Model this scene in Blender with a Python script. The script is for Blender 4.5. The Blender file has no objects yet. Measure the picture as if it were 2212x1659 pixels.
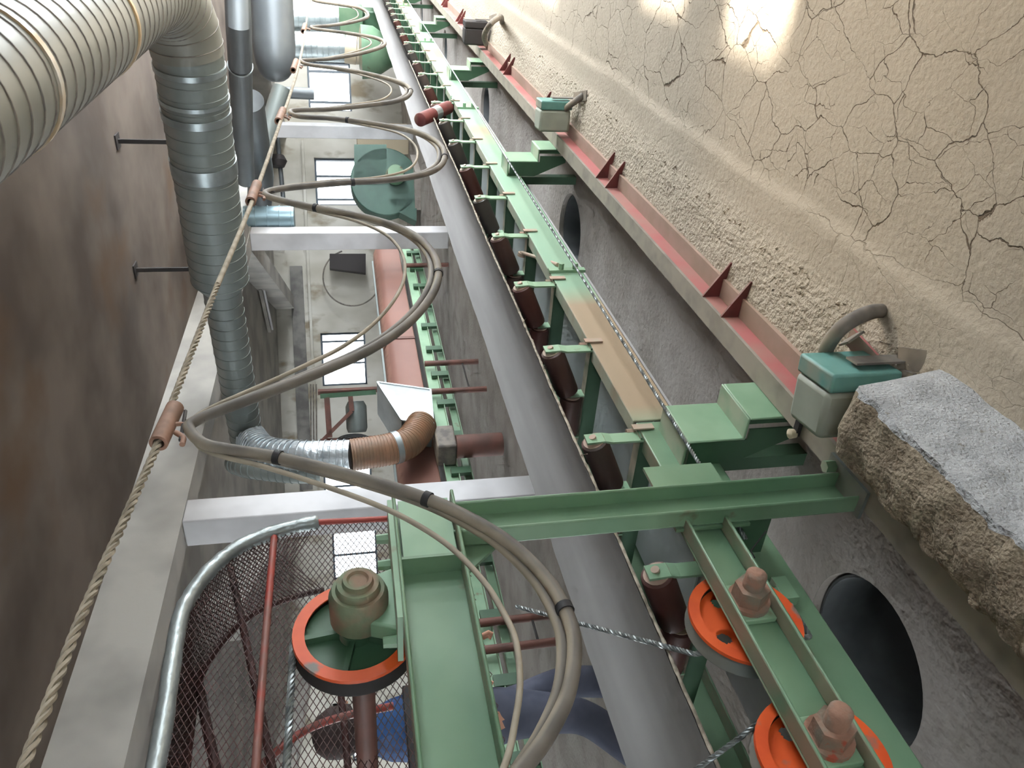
import bpy, bmesh, math, random
import numpy as np
from mathutils import Vector, Matrix, noise
random.seed(7)
sc = bpy.context.scene
C = sc.collection

# ------------------------------------------------------------------ camera
# World: X runs along the conveyor (away), Y to its far side, Z up, floor z = 0, lens at (0, 0, 1.5).
FPX = 1661.0                      # focal length in pixels of the 2212 px wide frame
CZ = 1.5
Fw = np.array([0.8228, 0.5323, -0.1994])
Rv = np.array([0.5348, -0.8438, -0.0462])      # the scene's right, which is the picture's up (phone held sideways)
Fw /= np.linalg.norm(Fw)
Rv -= Fw * (Rv @ Fw); Rv /= np.linalg.norm(Rv)
Dv = np.cross(Fw, Rv)
cam = bpy.data.cameras.new('camera')
cam.sensor_fit = 'HORIZONTAL'; cam.sensor_width = 36.0; cam.lens = 36.0 * FPX / 2212.0
cam.clip_start = 0.02; cam.clip_end = 200
camo = bpy.data.objects.new('camera', cam); C.objects.link(camo)
camo.matrix_world = Matrix(((Dv[0], Rv[0], -Fw[0], 0), (Dv[1], Rv[1], -Fw[1], 0), (Dv[2], Rv[2], -Fw[2], CZ), (0, 0, 0, 1)))
sc.camera = camo

# ------------------------------------------------------------------ light
sc.view_settings.view_transform = 'Standard'
sc.view_settings.look = 'None'
sc.view_settings.gamma = 1.0
sc.view_settings.use_curve_mapping = False
sc.view_settings.exposure = 1.35
cy_ = sc.cycles
cy_.max_bounces = 6; cy_.diffuse_bounces = 4; cy_.glossy_bounces = 3; cy_.transmission_bounces = 2; cy_.transparent_max_bounces = 8
cy_.caustics_reflective = False; cy_.caustics_refractive = False; cy_.use_adaptive_sampling = True; cy_.adaptive_threshold = 0.1; cy_.adaptive_min_samples = 12
w = bpy.data.worlds.new('sky'); sc.world = w; w.use_nodes = True
bg = w.node_tree.nodes['Background']
bg.inputs[0].default_value = (0.86, 0.94, 1.0, 1); bg.inputs[1].default_value = 3.0
def sun(name, d, energy, col, angle):
    l = bpy.data.lights.new(name, 'SUN'); l.energy = energy; l.color = col; l.angle = math.radians(angle)
    o = bpy.data.objects.new(name, l); C.objects.link(o)
    o.rotation_euler = Vector(d).to_track_quat('-Z', 'Y').to_euler(); return o
sun('sun', (0.0, 1.0, -1.19), 14.0, (1.0, 0.95, 0.86), 4.0)
WALL_R = -1.6
# windows of the near (right hand) wall: x0, x1, z0, z1
RWIN = [(-2.8, -0.6, 1.0, 2.6), (2.56, 3.04, 0.9, 2.50), (3.42, 4.05, 0.9, 2.46), (5.6, 8.0, 0.9, 2.7), (9.0, 11.4, 0.9, 2.7), (12.4, 14.8, 0.9, 2.7), (15.8, 18.2, 0.9, 2.7), (19.2, 21.6, 0.9, 2.7)]
def win_light(name, x0, x1, z0, z1, energy, col=(0.93, 0.97, 1.0)):
    l = bpy.data.lights.new(name, 'AREA'); l.shape = 'RECTANGLE'
    l.size = x1 - x0; l.size_y = z1 - z0; l.energy = energy; l.color = col
    o = bpy.data.objects.new(name, l); C.objects.link(o)
    o.location = ((x0 + x1) / 2, WALL_R - 0.03, (z0 + z1) / 2)
    o.rotation_euler = Vector((0, 1, 0)).to_track_quat('-Z', 'Z').to_euler()
for i, (a, b_, c, d) in enumerate(RWIN):
    win_light('daylight_fill', a, b_, c, d, (b_ - a) * (d - c) * (2 if i == 0 else 11 if i < 3 else 24 if i < 4 else 30 if i < 5 else 36))

# unseen windows added for fill light in the two far side walls (left of the picture), given along the wall: s0, s1, z0, z1
FILL_LWIN = [(4.5, 7.5, 1.0, 2.8), (9.0, 12.0, 1.0, 2.8), (13.5, 16.5, 1.0, 2.8), (18.0, 21.0, 1.0, 2.8)]     # wall x = -4, y
FILL_EWIN = [(-2.5, 0.5, 1.0, 2.8), (2.0, 5.0, 1.0, 2.8), (6.0, 8.6, 1.0, 2.8)]                              # wall y = 23, x
def fill_light(loc, d, sx, sz, energy):  # fill area light set in one of the added side openings
    l = bpy.data.lights.new('daylight_fill', 'AREA'); l.shape = 'RECTANGLE'; l.size = sx; l.size_y = sz; l.energy = energy; l.color = (0.92, 0.97, 1.0)
    o = bpy.data.objects.new('daylight_fill', l); C.objects.link(o); o.location = loc
    o.rotation_euler = Vector(d).to_track_quat('-Z', 'Z').to_euler()
for a, b_, c, d in FILL_LWIN: fill_light((-3.97, (a + b_) / 2, (c + d) / 2), (1, 0, 0), b_ - a, d - c, 5.4 * 4.5)
for a, b_, c, d in FILL_EWIN: fill_light(((a + b_) / 2, 22.97, (c + d) / 2), (0, -1, 0), b_ - a, d - c, 5.0 * 30)

# ------------------------------------------------------------------ helpers
HH = np.array([math.cos(math.radians(32.9)), math.sin(math.radians(32.9)), 0.0])   # across the hall
RR = np.array([HH[1], -HH[0], 0.0])
def ray(px, py): return Fw + Rv * ((1659 - py) - 829.5) / FPX + Dv * (px - 1106) / FPX
def _p(d, t): return Vector((d[0] * t, d[1] * t, CZ + d[2] * t))
def ony(px, py, y): d = ray(px, py); return _p(d, y / d[1])
def onz(px, py, z): d = ray(px, py); return _p(d, (z - CZ) / d[2])
def onx(px, py, x): d = ray(px, py); return _p(d, x / d[0])
def onh(px, py, h): d = ray(px, py); return _p(d, h / (d @ HH))
def HR(h, r, z): p = HH * h + RR * r; return Vector((p[0], p[1], z))

def smooth_pts(pts, n=6):
    P = [Vector(p) for p in pts]; out = []
    for i in range(len(P) - 1):
        p0 = P[max(i - 1, 0)]; p1 = P[i]; p2 = P[i + 1]; p3 = P[min(i + 2, len(P) - 1)]
        for k in range(n):
            t = k / n
            out.append(0.5 * ((2 * p1) + (p2 - p0) * t + (2 * p0 - 5 * p1 + 4 * p2 - p3) * t * t + (3 * p1 - p0 - 3 * p2 + p3) * t ** 3))
    out.append(P[-1]); return out

class MB:
    def __init__(s): s.v = []; s.f = []; s.sm = []
    def add(s, vs, fs, smooth=False):
        o = len(s.v); s.v += [tuple(v) for v in vs]
        for f in fs: s.f.append([i + o for i in f]); s.sm.append(smooth)
        return s
    def box(s, c, size, m=None):
        hx, hy, hz = [q / 2 for q in size]
        vs = [Vector((x * hx, y * hy, z * hz)) for z in (-1, 1) for y in (-1, 1) for x in (-1, 1)]
        if m is not None: vs = [m @ v for v in vs]
        c = Vector(c); vs = [v + c for v in vs]
        return s.add(vs, [(0, 2, 3, 1), (4, 5, 7, 6), (0, 1, 5, 4), (2, 6, 7, 3), (0, 4, 6, 2), (1, 3, 7, 5)])
    def bb(s, a, b): 
        return s.box([(a[i] + b[i]) / 2 for i in range(3)], [abs(b[i] - a[i]) for i in range(3)])
    def bar(s, a, b, wd, th, up=(0, 0, 1)):
        a = Vector(a); b = Vector(b); d = (b - a); L = d.length; d.normalize()
        u = Vector(up); sd = d.cross(u)
        if sd.length < 1e-4: sd = d.cross(Vector((1, 0, 0)))
        sd.normalize(); u = sd.cross(d)
        vs = []
        for p in (a, b):
            for q, r in ((-1, -1), (1, -1), (1, 1), (-1, 1)): vs.append(p + sd * q * wd / 2 + u * r * th / 2)
        return s.add(vs, [(0, 1, 2, 3), (7, 6, 5, 4), (0, 4, 5, 1), (1, 5, 6, 2), (2, 6, 7, 3), (3, 7, 4, 0)])
    def tube(s, pts, r, n=12, caps=True, rf=None):
        P = [Vector(p) for p in pts]; rings = []; nrm = None
        for i, p in enumerate(P):
            t = (P[min(i + 1, len(P) - 1)] - P[max(i - 1, 0)]).normalized()
            if nrm is None:
                a = Vector((0, 0, 1)) if abs(t.z) < 0.9 else Vector((1, 0, 0)); nrm = t.cross(a).normalized()
            else:
                nrm = (nrm - t * nrm.dot(t)).normalized()
            bn = t.cross(nrm); rr = rf(i, i / max(1, len(P) - 1)) if rf else r
            rings.append([p + (nrm * math.cos(2 * math.pi * k / n) + bn * math.sin(2 * math.pi * k / n)) * rr for k in range(n)])
        vs = [v for R in rings for v in R]; fs = []
        for i in range(len(P) - 1):
            for k in range(n):
                fs.append((i * n + k, i * n + (k + 1) % n, (i + 1) * n + (k + 1) % n, (i + 1) * n + k))
        s.add(vs, fs, True)
        if caps:
            s.add(rings[0], [tuple(range(n))[::-1]]); s.add(rings[-1], [tuple(range(n))])
        return s
    def lathe(s, prof, axis_o, axis_d, n=32):
        # prof: list of (distance along axis, radius)
        o = Vector(axis_o); d = Vector(axis_d).normalized()
        a = Vector((0, 0, 1)) if abs(d.z) < 0.9 else Vector((1, 0, 0))
        u = d.cross(a).normalized(); v = d.cross(u)
        vs = []; fs = []
        for (t, r) in prof:
            for k in range(n):
                an = 2 * math.pi * k / n
                vs.append(o + d * t + (u * math.cos(an) + v * math.sin(an)) * r)
        for i in range(len(prof) - 1):
            for k in range(n):
                fs.append((i * n + k, i * n + (k + 1) % n, (i + 1) * n + (k + 1) % n, (i + 1) * n + k))
        s.add(vs, fs, True)
        return s
    def prism(s, poly, off):
        # poly: list of 3d points (planar), off: extrusion vector
        P = [Vector(p) for p in poly]; off = Vector(off); n = len(P)
        fs = [tuple(range(n))[::-1], tuple(range(n, 2 * n))] + [(i, (i + 1) % n, n + (i + 1) % n, n + i) for i in range(n)]
        return s.add(P + [p + off for p in P], fs)
    def build(s, name, m, parent=None, bevel=0.0, fix=True):
        me = bpy.data.meshes.new(name); me.from_pydata(s.v, [], s.f)
        me.polygons.foreach_set('use_smooth', s.sm)
        if fix:
            b = bmesh.new(); b.from_mesh(me); bmesh.ops.recalc_face_normals(b, faces=b.faces)
            b.to_mesh(me); b.free()
        me.set_sharp_from_angle(angle=math.radians(48))
        me.materials.append(m)
        o = bpy.data.objects.new(name, me); C.objects.link(o)
        if parent: o.parent = parent
        if bevel:
            bv = o.modifiers.new('bevel', 'BEVEL'); bv.width = bevel; bv.segments = 2; bv.limit_method = 'ANGLE'; bv.angle_limit = math.radians(40)
        return o
def tag(o, label, cat, group=None):
    o['label'] = label; o['category'] = cat
    if group: o['group'] = group
    return o
def struct(o, label=None):
    o['kind'] = 'structure'
    if label: o['label'] = label
    return o
def thing(name, label, cat, group=None, loc=(0, 0, 0)):
    o = bpy.data.objects.new(name, None); C.objects.link(o); o.location = loc
    o.empty_display_size = 0.1
    return tag(o, label, cat, group)
def child_at(parent, mb, name, m, bevel=0.0):
    """a part written in world coordinates under an Empty that stands at parent.location"""
    l = parent.location
    mb.v = [(v[0] - l[0], v[1] - l[1], v[2] - l[2]) for v in mb.v]
    return mb.build(name, m, parent, bevel)
def dup(root, loc, label=None):
    def cp(o, par):
        c = o.copy(); C.objects.link(c); c.parent = par
        for ch in list(o.children): cp(ch, c)
        return c
    r = cp(root, None); r.location = loc
    if label: r['label'] = label
    return r

# ------------------------------------------------------------------ materials
def lin(c): return tuple(((x / 255) / 12.92 if x / 255 <= 0.04045 else ((x / 255 + 0.055) / 1.055) ** 2.4) for x in c) + (1,)
def mat(name, col, rough=0.6, metal=0.0, col2=None, scale=6.0, thr=(0.42, 0.62), dust=None, dust_n=(0.3, 0.9), bump=0.0, bscale=40.0, stretch=(1, 1, 1), detail=3, rust=None, rust_thr=(0.62, 0.7), rscale=5.0, grunge=0.0):
    m = bpy.data.materials.new(name); m.use_nodes = True
    nt = m.node_tree; N = nt.nodes; L = nt.links
    b = N['Principled BSDF']; b.inputs['Roughness'].default_value = rough; b.inputs['Metallic'].default_value = metal
    tc = N.new('ShaderNodeNewGeometry')
    mp = N.new('ShaderNodeMapping'); mp.inputs['Scale'].default_value = stretch; L.new(tc.outputs['Position'], mp.inputs['Vector'])
    def noi(s, d=6):
        n = N.new('ShaderNodeTexNoise'); n.inputs['Scale'].default_value = s; n.inputs['Detail'].default_value = d; L.new(mp.outputs[0], n.inputs['Vector']); return n
    def ramp(src, a, b2):
        r = N.new('ShaderNodeMapRange'); r.inputs[1].default_value = a; r.inputs[2].default_value = b2; r.clamp = True; L.new(src, r.inputs[0]); return r.outputs[0]
    def mix(fac, a, b2):
        x = N.new('ShaderNodeMix'); x.data_type = 'RGBA'; L.new(fac, x.inputs['Factor'])
        for sck, v in ((x.inputs[6], a), (x.inputs[7], b2)):
            if isinstance(v, tuple): sck.default_value = v
            else: L.new(v, sck)
        return x.outputs[2]
    cur = lin(col)
    if col2: cur = mix(ramp(noi(scale, detail).outputs[0], *thr), cur, lin(col2))
    if grunge:
        g = ramp(noi(scale * 0.35, 8).outputs[0], 0.35, 0.7); cur = mix(g, cur, lin(tuple(c * (1 - grunge) for c in (col2 or col))))
    if rust: cur = mix(ramp(noi(rscale, 4).outputs[0], *rust_thr), cur, lin(rust))
    if dust:
        sx = N.new('ShaderNodeSeparateXYZ'); L.new(tc.outputs['Normal'], sx.inputs[0])
        f = ramp(sx.outputs[2], *dust_n); nn = ramp(noi(9.0, 2).outputs[0], 0.25, 0.55)
        mu = N.new('ShaderNodeMath'); mu.operation = 'MULTIPLY'; L.new(f, mu.inputs[0]); L.new(nn, mu.inputs[1])
        cur = mix(mu.outputs[0], cur, lin(dust))
    if isinstance(cur, tuple): b.inputs['Base Color'].default_value = cur
    else: L.new(cur, b.inputs['Base Color'])
    if bump:
        bp = N.new('ShaderNodeBump'); bp.inputs['Strength'].default_value = bump; bp.inputs['Distance'].default_value = 0.01
        L.new(noi(bscale, 2).outputs[0], bp.inputs['Height']); L.new(bp.outputs[0], b.inputs['Normal'])
    return m
DUST = (168, 158, 140)
M = {}
M['green'] = mat('green_paint', (116, 146, 118), 0.45, col2=(100, 134, 106), scale=3.0, dust=(148, 140, 120), dust_n=(0.6, 1.0), rust=(96, 84, 62), rust_thr=(0.66, 0.74), rscale=7)
M['green_pale'] = mat('pale_green_paint', (140, 172, 142), 0.5, col2=(126, 160, 130), scale=5.0, dust=(176, 180, 158), dust_n=(0.5, 1.0), rust=(120, 108, 84), rust_thr=(0.68, 0.76), rscale=9)
M['green_dark'] = mat('dark_green_paint', (66, 98, 74), 0.5, col2=(56, 88, 64), scale=5.0, dust=DUST, dust_n=(0.5, 1.0))
M['green_dust'] = mat('dusty_green_paint', (138, 172, 146), 0.5, col2=(162, 142, 118), scale=0.62, thr=(0.5, 0.57), dust=(172, 176, 156), dust_n=(0.5, 1.0), stretch=(1, 0.15, 0.15), detail=2)
M['orange'] = mat('orange_paint', (222, 92, 40), 0.5, col2=(206, 78, 34), scale=8, rust=(120, 112, 104), rust_thr=(0.62, 0.72), rscale=14)
M['belt'] = mat('grey_belt_rubber', (164, 163, 162), 0.85, col2=(148, 147, 146), scale=1.6, stretch=(0.4, 6, 2), thr=(0.3, 0.7))
M['fray'] = mat('frayed_belt_edge', (176, 166, 150), 0.95, col2=(120, 112, 100), scale=30)
M['roller'] = mat('brown_roller_paint', (84, 50, 44), 0.5, col2=(74, 70, 66), scale=1.9, thr=(0.45, 0.55), stretch=(1, 0.2, 0.2), detail=1)
M['roller_cap'] = mat('dusty_pink_cap', (178, 150, 134), 0.7, col2=(170, 158, 140), scale=10)
M['rail_grey'] = mat('dusty_rail_top', (150, 143, 132), 0.8, col2=(132, 126, 118), scale=10, dust=(165, 156, 142), dust_n=(0.5, 1))
M['rail_pink'] = mat('faded_red_paint', (176, 106, 104), 0.6, col2=(168, 122, 114), scale=4, dust=(172, 150, 134), dust_n=(0.2, 0.7))
M['maroon'] = mat('maroon_paint', (110, 52, 50), 0.6, col2=(94, 48, 46), scale=14, dust=(170, 140, 126), dust_n=(0.6, 1))
M['concrete'] = mat('grey_concrete', (164, 158, 152), 0.9, col2=(146, 139, 132), scale=2.2, bump=0.7, bscale=34, rust=(132, 124, 116), rust_thr=(0.60, 0.85), rscale=7)
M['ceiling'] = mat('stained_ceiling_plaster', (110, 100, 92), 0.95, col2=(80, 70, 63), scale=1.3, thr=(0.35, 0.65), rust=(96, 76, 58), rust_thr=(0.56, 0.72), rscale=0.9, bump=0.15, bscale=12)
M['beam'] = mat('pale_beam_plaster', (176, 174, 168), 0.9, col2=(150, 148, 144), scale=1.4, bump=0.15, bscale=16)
M['column'] = mat('white_column_plaster', (206, 206, 208), 0.9, col2=(190, 190, 192), scale=2.0)
M['wall'] = mat('peeling_wall_plaster', (196, 194, 186), 0.95, col2=(168, 164, 152), scale=1.1, thr=(0.4, 0.65), rust=(140, 130, 112), rust_thr=(0.57, 0.68), rscale=1.7, bump=0.2, bscale=10, stretch=(1, 1, 0.6))
M['wall_dark'] = mat('grey_wall_band', (124, 122, 118), 0.95, col2=(96, 94, 92), scale=3)
M['galv'] = mat('galvanised_steel', (172, 182, 184), 0.38, 0.75, col2=(150, 160, 162), scale=6)
M['galv_dull'] = mat('dull_galvanised_duct', (122, 130, 128), 0.55, 0.25, col2=(120, 128, 127), scale=2.4, dust=(150, 146, 138), dust_n=(0.3, 1))
M['duct_white'] = mat('pale_spiral_duct', (132, 132, 125), 0.5, 0.2, col2=(122, 122, 115), scale=2.5)
M['duct_grey'] = mat('smooth_grey_duct', (102, 108, 111), 0.45, 0.3, col2=(92, 98, 102), scale=2.0)
M['tape'] = mat('brown_tape', (178, 150, 110), 0.35, col2=(196, 190, 178), scale=3)
M['chrome'] = mat('bright_foil_duct', (205, 212, 216), 0.28, 0.7, col2=(180, 190, 196), scale=9, bump=0.5, bscale=26)
M['blue_duct'] = mat('blue_grey_duct', (150, 176, 186), 0.3, 0.6)
M['rope'] = mat('steel_wire_rope', (150, 156, 156), 0.4, 0.6, col2=(110, 116, 118), scale=40)
M['cord'] = mat('dusty_cord', (160, 150, 134), 0.9, col2=(134, 126, 112), scale=30)
M['cable'] = mat('dusty_black_cable', (112, 106, 98), 0.7, col2=(84, 80, 76), scale=7, dust=(168, 156, 136), dust_n=(0.1, 0.9))
M['cable_thin'] = mat('thin_tan_cable', (164, 154, 138), 0.8, col2=(140, 132, 118), scale=9)
M['black'] = mat('black_rubber', (40, 40, 42), 0.7)
M['sleeve'] = mat('rusty_brown_sleeve', (146, 112, 94), 0.7, col2=(122, 94, 78), scale=20)
M['nut'] = mat('rusty_nut', (152, 116, 98), 0.85, col2=(132, 122, 108), scale=22, rust=(170, 84, 62), rust_thr=(0.64, 0.7), rscale=26, bump=0.4, bscale=60)
M['red'] = mat('red_rod_paint', (158, 62, 52), 0.55, col2=(126, 84, 76), scale=5, thr=(0.5, 0.6))
M['darkred'] = mat('dark_red_mesh', (66, 30, 26), 0.65, col2=(54, 32, 28), scale=6)
M['teal'] = mat('teal_box_plastic', (110, 160, 152), 0.5, col2=(96, 146, 138), scale=10, dust=DUST, dust_n=(0.6, 1))
M['boxgrey'] = mat('dusty_grey_cover', (162, 166, 152), 0.6, col2=(150, 154, 142), scale=6)
M['hose'] = mat('grey_conduit', (122, 116, 108), 0.75, col2=(96, 92, 88), scale=12, dust=(170, 156, 138), dust_n=(0.3, 1))
M['brown_hood'] = mat('brown_red_hood', (138, 98, 86), 0.6, col2=(128, 92, 82), scale=1.2, dust=(170, 130, 114), dust_n=(0.7, 1))
M['brown_pipe'] = mat('brown_pipe_paint', (110, 72, 62), 0.6, col2=(94, 66, 58), scale=6)
M['brown_hose'] = mat('brown_flex_hose', (134, 98, 72), 0.5, col2=(116, 92, 70), scale=5)
M['window'] = mat('dark_window_frame', (70, 82, 92), 0.5)
M['shirt'] = mat('blue_work_jacket', (46, 84, 136), 0.9, col2=(36, 66, 112), scale=9)
M['trousers'] = mat('grey_blue_trousers', (86, 90, 106), 0.9, col2=(70, 74, 90), scale=6)
M['skin'] = mat('skin', (196, 146, 120), 0.6)
M['hair'] = mat('dark_hair', (52, 38, 36), 0.8)
M['boots'] = mat('black_boots', (30, 30, 32), 0.6)
M['white_crust'] = mat('white_powder_crust', (186, 187, 188), 0.95, col2=(168, 169, 170), scale=16, rust=(150, 146, 140), rust_thr=(0.66, 0.7), rscale=34, bump=1.0, bscale=120)
M['crust'] = mat('brown_dust_crust', (158, 144, 124), 0.95, col2=(136, 122, 104), scale=12, bump=1.0, bscale=90)
M['bearing'] = mat('dusty_green_casting', (112, 124, 98), 0.7, col2=(140, 116, 96), scale=12, bump=0.3, bscale=40)
M['deck'] = mat('pale_deck_sheet', (196, 204, 204), 0.5, col2=(180, 188, 188), scale=2)
M['fan_green'] = mat('dark_teal_paint', (60, 92, 80), 0.5, col2=(54, 84, 74), scale=3)
M['pipe_mouth'] = mat('grey_pipe_mouth', (96, 100, 102), 0.6, col2=(76, 80, 82), scale=5)
M['foot_dust'] = mat('dusty_pink_flange', (168, 142, 128), 0.85, col2=(158, 136, 120), scale=7)
M['hood_white'] = mat('white_sheet_metal', (222, 228, 230), 0.35, 0.2, col2=(206, 212, 214), scale=4)
M['tape_silver'] = mat('dull_silver_tape', (160, 168, 168), 0.38, 0.5, col2=(140, 148, 148), scale=9, bump=0.4, bscale=30)
M['dark_steel'] = mat('dark_steel', (48, 44, 44), 0.7)
M['tan_panel'] = mat('beige_panel', (206, 192, 166), 0.5)
def glass():
    m = bpy.data.materials.new('window_glass'); m.use_nodes = True; nt = m.node_tree; N = nt.nodes
    N.remove(N['Principled BSDF']); t = N.new('ShaderNodeBsdfTransparent'); g = N.new('ShaderNodeBsdfGlossy'); g.inputs['Roughness'].default_value = 0.05
    mx = N.new('ShaderNodeMixShader'); mx.inputs[0].default_value = 0.05
    nt.links.new(t.outputs[0], mx.inputs[1]); nt.links.new(g.outputs[0], mx.inputs[2]); nt.links.new(mx.outputs[0], N['Material Output'].inputs[0]); return m
M['glass'] = glass()
def mud():
    m = bpy.data.materials.new('cracked_dust_crust'); m.use_nodes = True; nt = m.node_tree; N = nt.nodes; L = nt.links
    b = N['Principled BSDF']; b.inputs['Roughness'].default_value = 0.95
    g = N.new('ShaderNodeNewGeometry')
    n0 = N.new('ShaderNodeTexNoise'); n0.inputs['Scale'].default_value = 9; n0.inputs['Detail'].default_value = 5; L.new(g.outputs['Position'], n0.inputs['Vector'])
    mad = N.new('ShaderNodeVectorMath'); mad.operation = 'MULTIPLY_ADD'; L.new(n0.outputs['Color'], mad.inputs[0]); mad.inputs[1].default_value = (0.1, 0.1, 0); L.new(g.outputs['Position'], mad.inputs[2])
    def crack(scale, wd, thr, seed):
        mp = N.new('ShaderNodeMapping'); mp.inputs['Location'].default_value = (seed, seed * 2, 0); mp.inputs['Scale'].default_value = (1, 1.35, 0); L.new(mad.outputs[0], mp.inputs[0])
        v = N.new('ShaderNodeTexVoronoi'); v.feature = 'DISTANCE_TO_EDGE'; v.inputs['Scale'].default_value = scale; L.new(mp.outputs[0], v.inputs['Vector'])
        n = N.new('ShaderNodeTexNoise'); n.inputs['Scale'].default_value = scale * 0.9; n.inputs['Detail'].default_value = 3; L.new(mp.outputs[0], n.inputs['Vector'])
        r = N.new('ShaderNodeMapRange'); r.inputs[1].default_value = thr[0]; r.inputs[2].default_value = thr[1]; r.inputs[3].default_value = 0.0; r.inputs[4].default_value = wd; L.new(n.outputs[0], r.inputs[0])
        d = N.new('ShaderNodeMath'); d.operation = 'DIVIDE'; L.new(v.outputs['Distance'], d.inputs[0])
        ad = N.new('ShaderNodeMath'); ad.operation = 'ADD'; ad.inputs[1].default_value = 1e-4; L.new(r.outputs[0], ad.inputs[0]); L.new(ad.outputs[0], d.inputs[1])
        c = N.new('ShaderNodeMapRange'); c.inputs[1].default_value = 0.3; c.inputs[2].default_value = 1.0; c.inputs[3].default_value = 1.0; c.inputs[4].default_value = 0.0; L.new(d.outputs[0], c.inputs[0]); return c.outputs[0]
    k1 = crack(4.0, 0.011, (0.30, 0.58), 1.3); k2 = crack(7.0, 0.012, (0.40, 0.68), 4.1)
    mx = N.new('ShaderNodeMath'); mx.operation = 'MAXIMUM'; L.new(k1, mx.inputs[0]); L.new(k2, mx.inputs[1])
    # cracks only on the open floor away from the rail heap
    sx = N.new('ShaderNodeSeparateXYZ'); L.new(g.outputs['Position'], sx.inputs[0])
    rg = N.new('ShaderNodeMapRange'); rg.inputs[1].default_value = 0.72; rg.inputs[2].default_value = 0.80; rg.inputs[3].default_value = 1.0; rg.inputs[4].default_value = 0.12; L.new(sx.outputs[1], rg.inputs[0])
    mu = N.new('ShaderNodeMath'); mu.operation = 'MULTIPLY'; L.new(mx.outputs[0], mu.inputs[0]); L.new(rg.outputs[0], mu.inputs[1])
    n2 = N.new('ShaderNodeTexNoise'); n2.inputs['Scale'].default_value = 2.0; n2.inputs['Detail'].default_value = 4; L.new(g.outputs['Position'], n2.inputs['Vector'])
    c1 = N.new('ShaderNodeMix'); c1.data_type = 'RGBA'; c1.inputs[6].default_value = lin((190, 178, 160)); c1.inputs[7].default_value = lin((174, 162, 144)); L.new(n2.outputs[0], c1.inputs['Factor'])
    c2 = N.new('ShaderNodeMix'); c2.data_type = 'RGBA'; c2.inputs[7].default_value = lin((112, 97, 80)); L.new(mu.outputs[0], c2.inputs['Factor']); L.new(c1.outputs[2], c2.inputs[6])
    L.new(c2.outputs[2], b.inputs['Base Color'])
    n3 = N.new('ShaderNodeTexNoise'); n3.inputs['Scale'].default_value = 55; n3.inputs['Detail'].default_value = 3; L.new(g.outputs['Position'], n3.inputs['Vector'])
    rg2 = N.new('ShaderNodeMapRange'); rg2.inputs[1].default_value = 0.90; rg2.inputs[2].default_value = 1.02; rg2.inputs[3].default_value = 0.8; rg2.inputs[4].default_value = 3.6; L.new(sx.outputs[1], rg2.inputs[0])
    nm = N.new('ShaderNodeMath'); nm.operation = 'MULTIPLY'; L.new(n3.outputs[0], nm.inputs[0]); L.new(rg2.outputs[0], nm.inputs[1])
    hgt = N.new('ShaderNodeMath'); hgt.operation = 'MULTIPLY_ADD'; L.new(mu.outputs[0], hgt.inputs[0]); hgt.inputs[1].default_value = -1.2; L.new(nm.outputs[0], hgt.inputs[2])
    bp = N.new('ShaderNodeBump'); bp.inputs['Strength'].default_value = 0.7; bp.inputs['Distance'].default_value = 0.008; L.new(hgt.outputs[0], bp.inputs['Height']); L.new(bp.outputs[0], b.inputs['Normal'])
    return m
M['mud'] = mud()

# ------------------------------------------------------------------ the setting
CEIL = 3.35
HOLES = [1.30, 4.87, 8.44, 12.01, 15.58]; HY = 1.93; HRAD = 0.27
mb = MB(); x0, x1, y0, y1 = -4.0, 26.0, WALL_R, 23.0
S = 0.42
def quad(a, b, c, d): mb.add([(a, c, 0), (b, c, 0), (b, d, 0), (a, d, 0)], [(0, 1, 2, 3)])
quad(x0, x1, y0, HY - S); quad(x0, x1, HY + S, y1)
px = x0
for hx in HOLES:
    quad(px, hx - S, HY - S, HY + S); px = hx + S
    n = 48; ring = [(hx + HRAD * math.cos(2 * math.pi * (k + .5) / n), HY + HRAD * math.sin(2 * math.pi * (k + .5) / n)) for k in range(n)]
    sq = []
    for (cx, cy) in ring:
        dx, dy = cx - hx, cy - HY; t = S / max(abs(dx), abs(dy)); sq.append((hx + dx * t, HY + dy * t))
    mb.add([(a, b, 0) for a, b in ring] + [(a, b, 0) for a, b in sq], [(k, n + k, n + (k + 1) % n, (k + 1) % n) for k in range(n)])
    # corners of the square the radial rays miss
    for cxs, cys in ((1, 1), (-1, 1), (-1, -1), (1, -1)):
        cor = (hx + cxs * S, HY + cys * S)
        best = sorted(sq, key=lambda q: (q[0] - cor[0]) ** 2 + (q[1] - cor[1]) ** 2)[:2]
        mb.add([(best[0][0], best[0][1], 0), (cor[0], cor[1], 0), (best[1][0], best[1][1], 0)], [(0, 1, 2)])
    mb.add([(a, b, 0) for a, b in ring] + [(a, b, -0.28) for a, b in ring], [(k, (k + 1) % n, n + (k + 1) % n, n + k) for k in range(n)])
    mb.add([(a, b, -1.6) for a, b in [(hx - .6, HY - .6), (hx + .6, HY - .6), (hx + .6, HY + .6), (hx - .6, HY + .6)]], [(0, 1, 2, 3)])
quad(px, x1, HY - S, HY + S)
floor = struct(mb.build('floor', M['concrete'], fix=False), 'grey pitted concrete slab with round filling holes')
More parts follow.
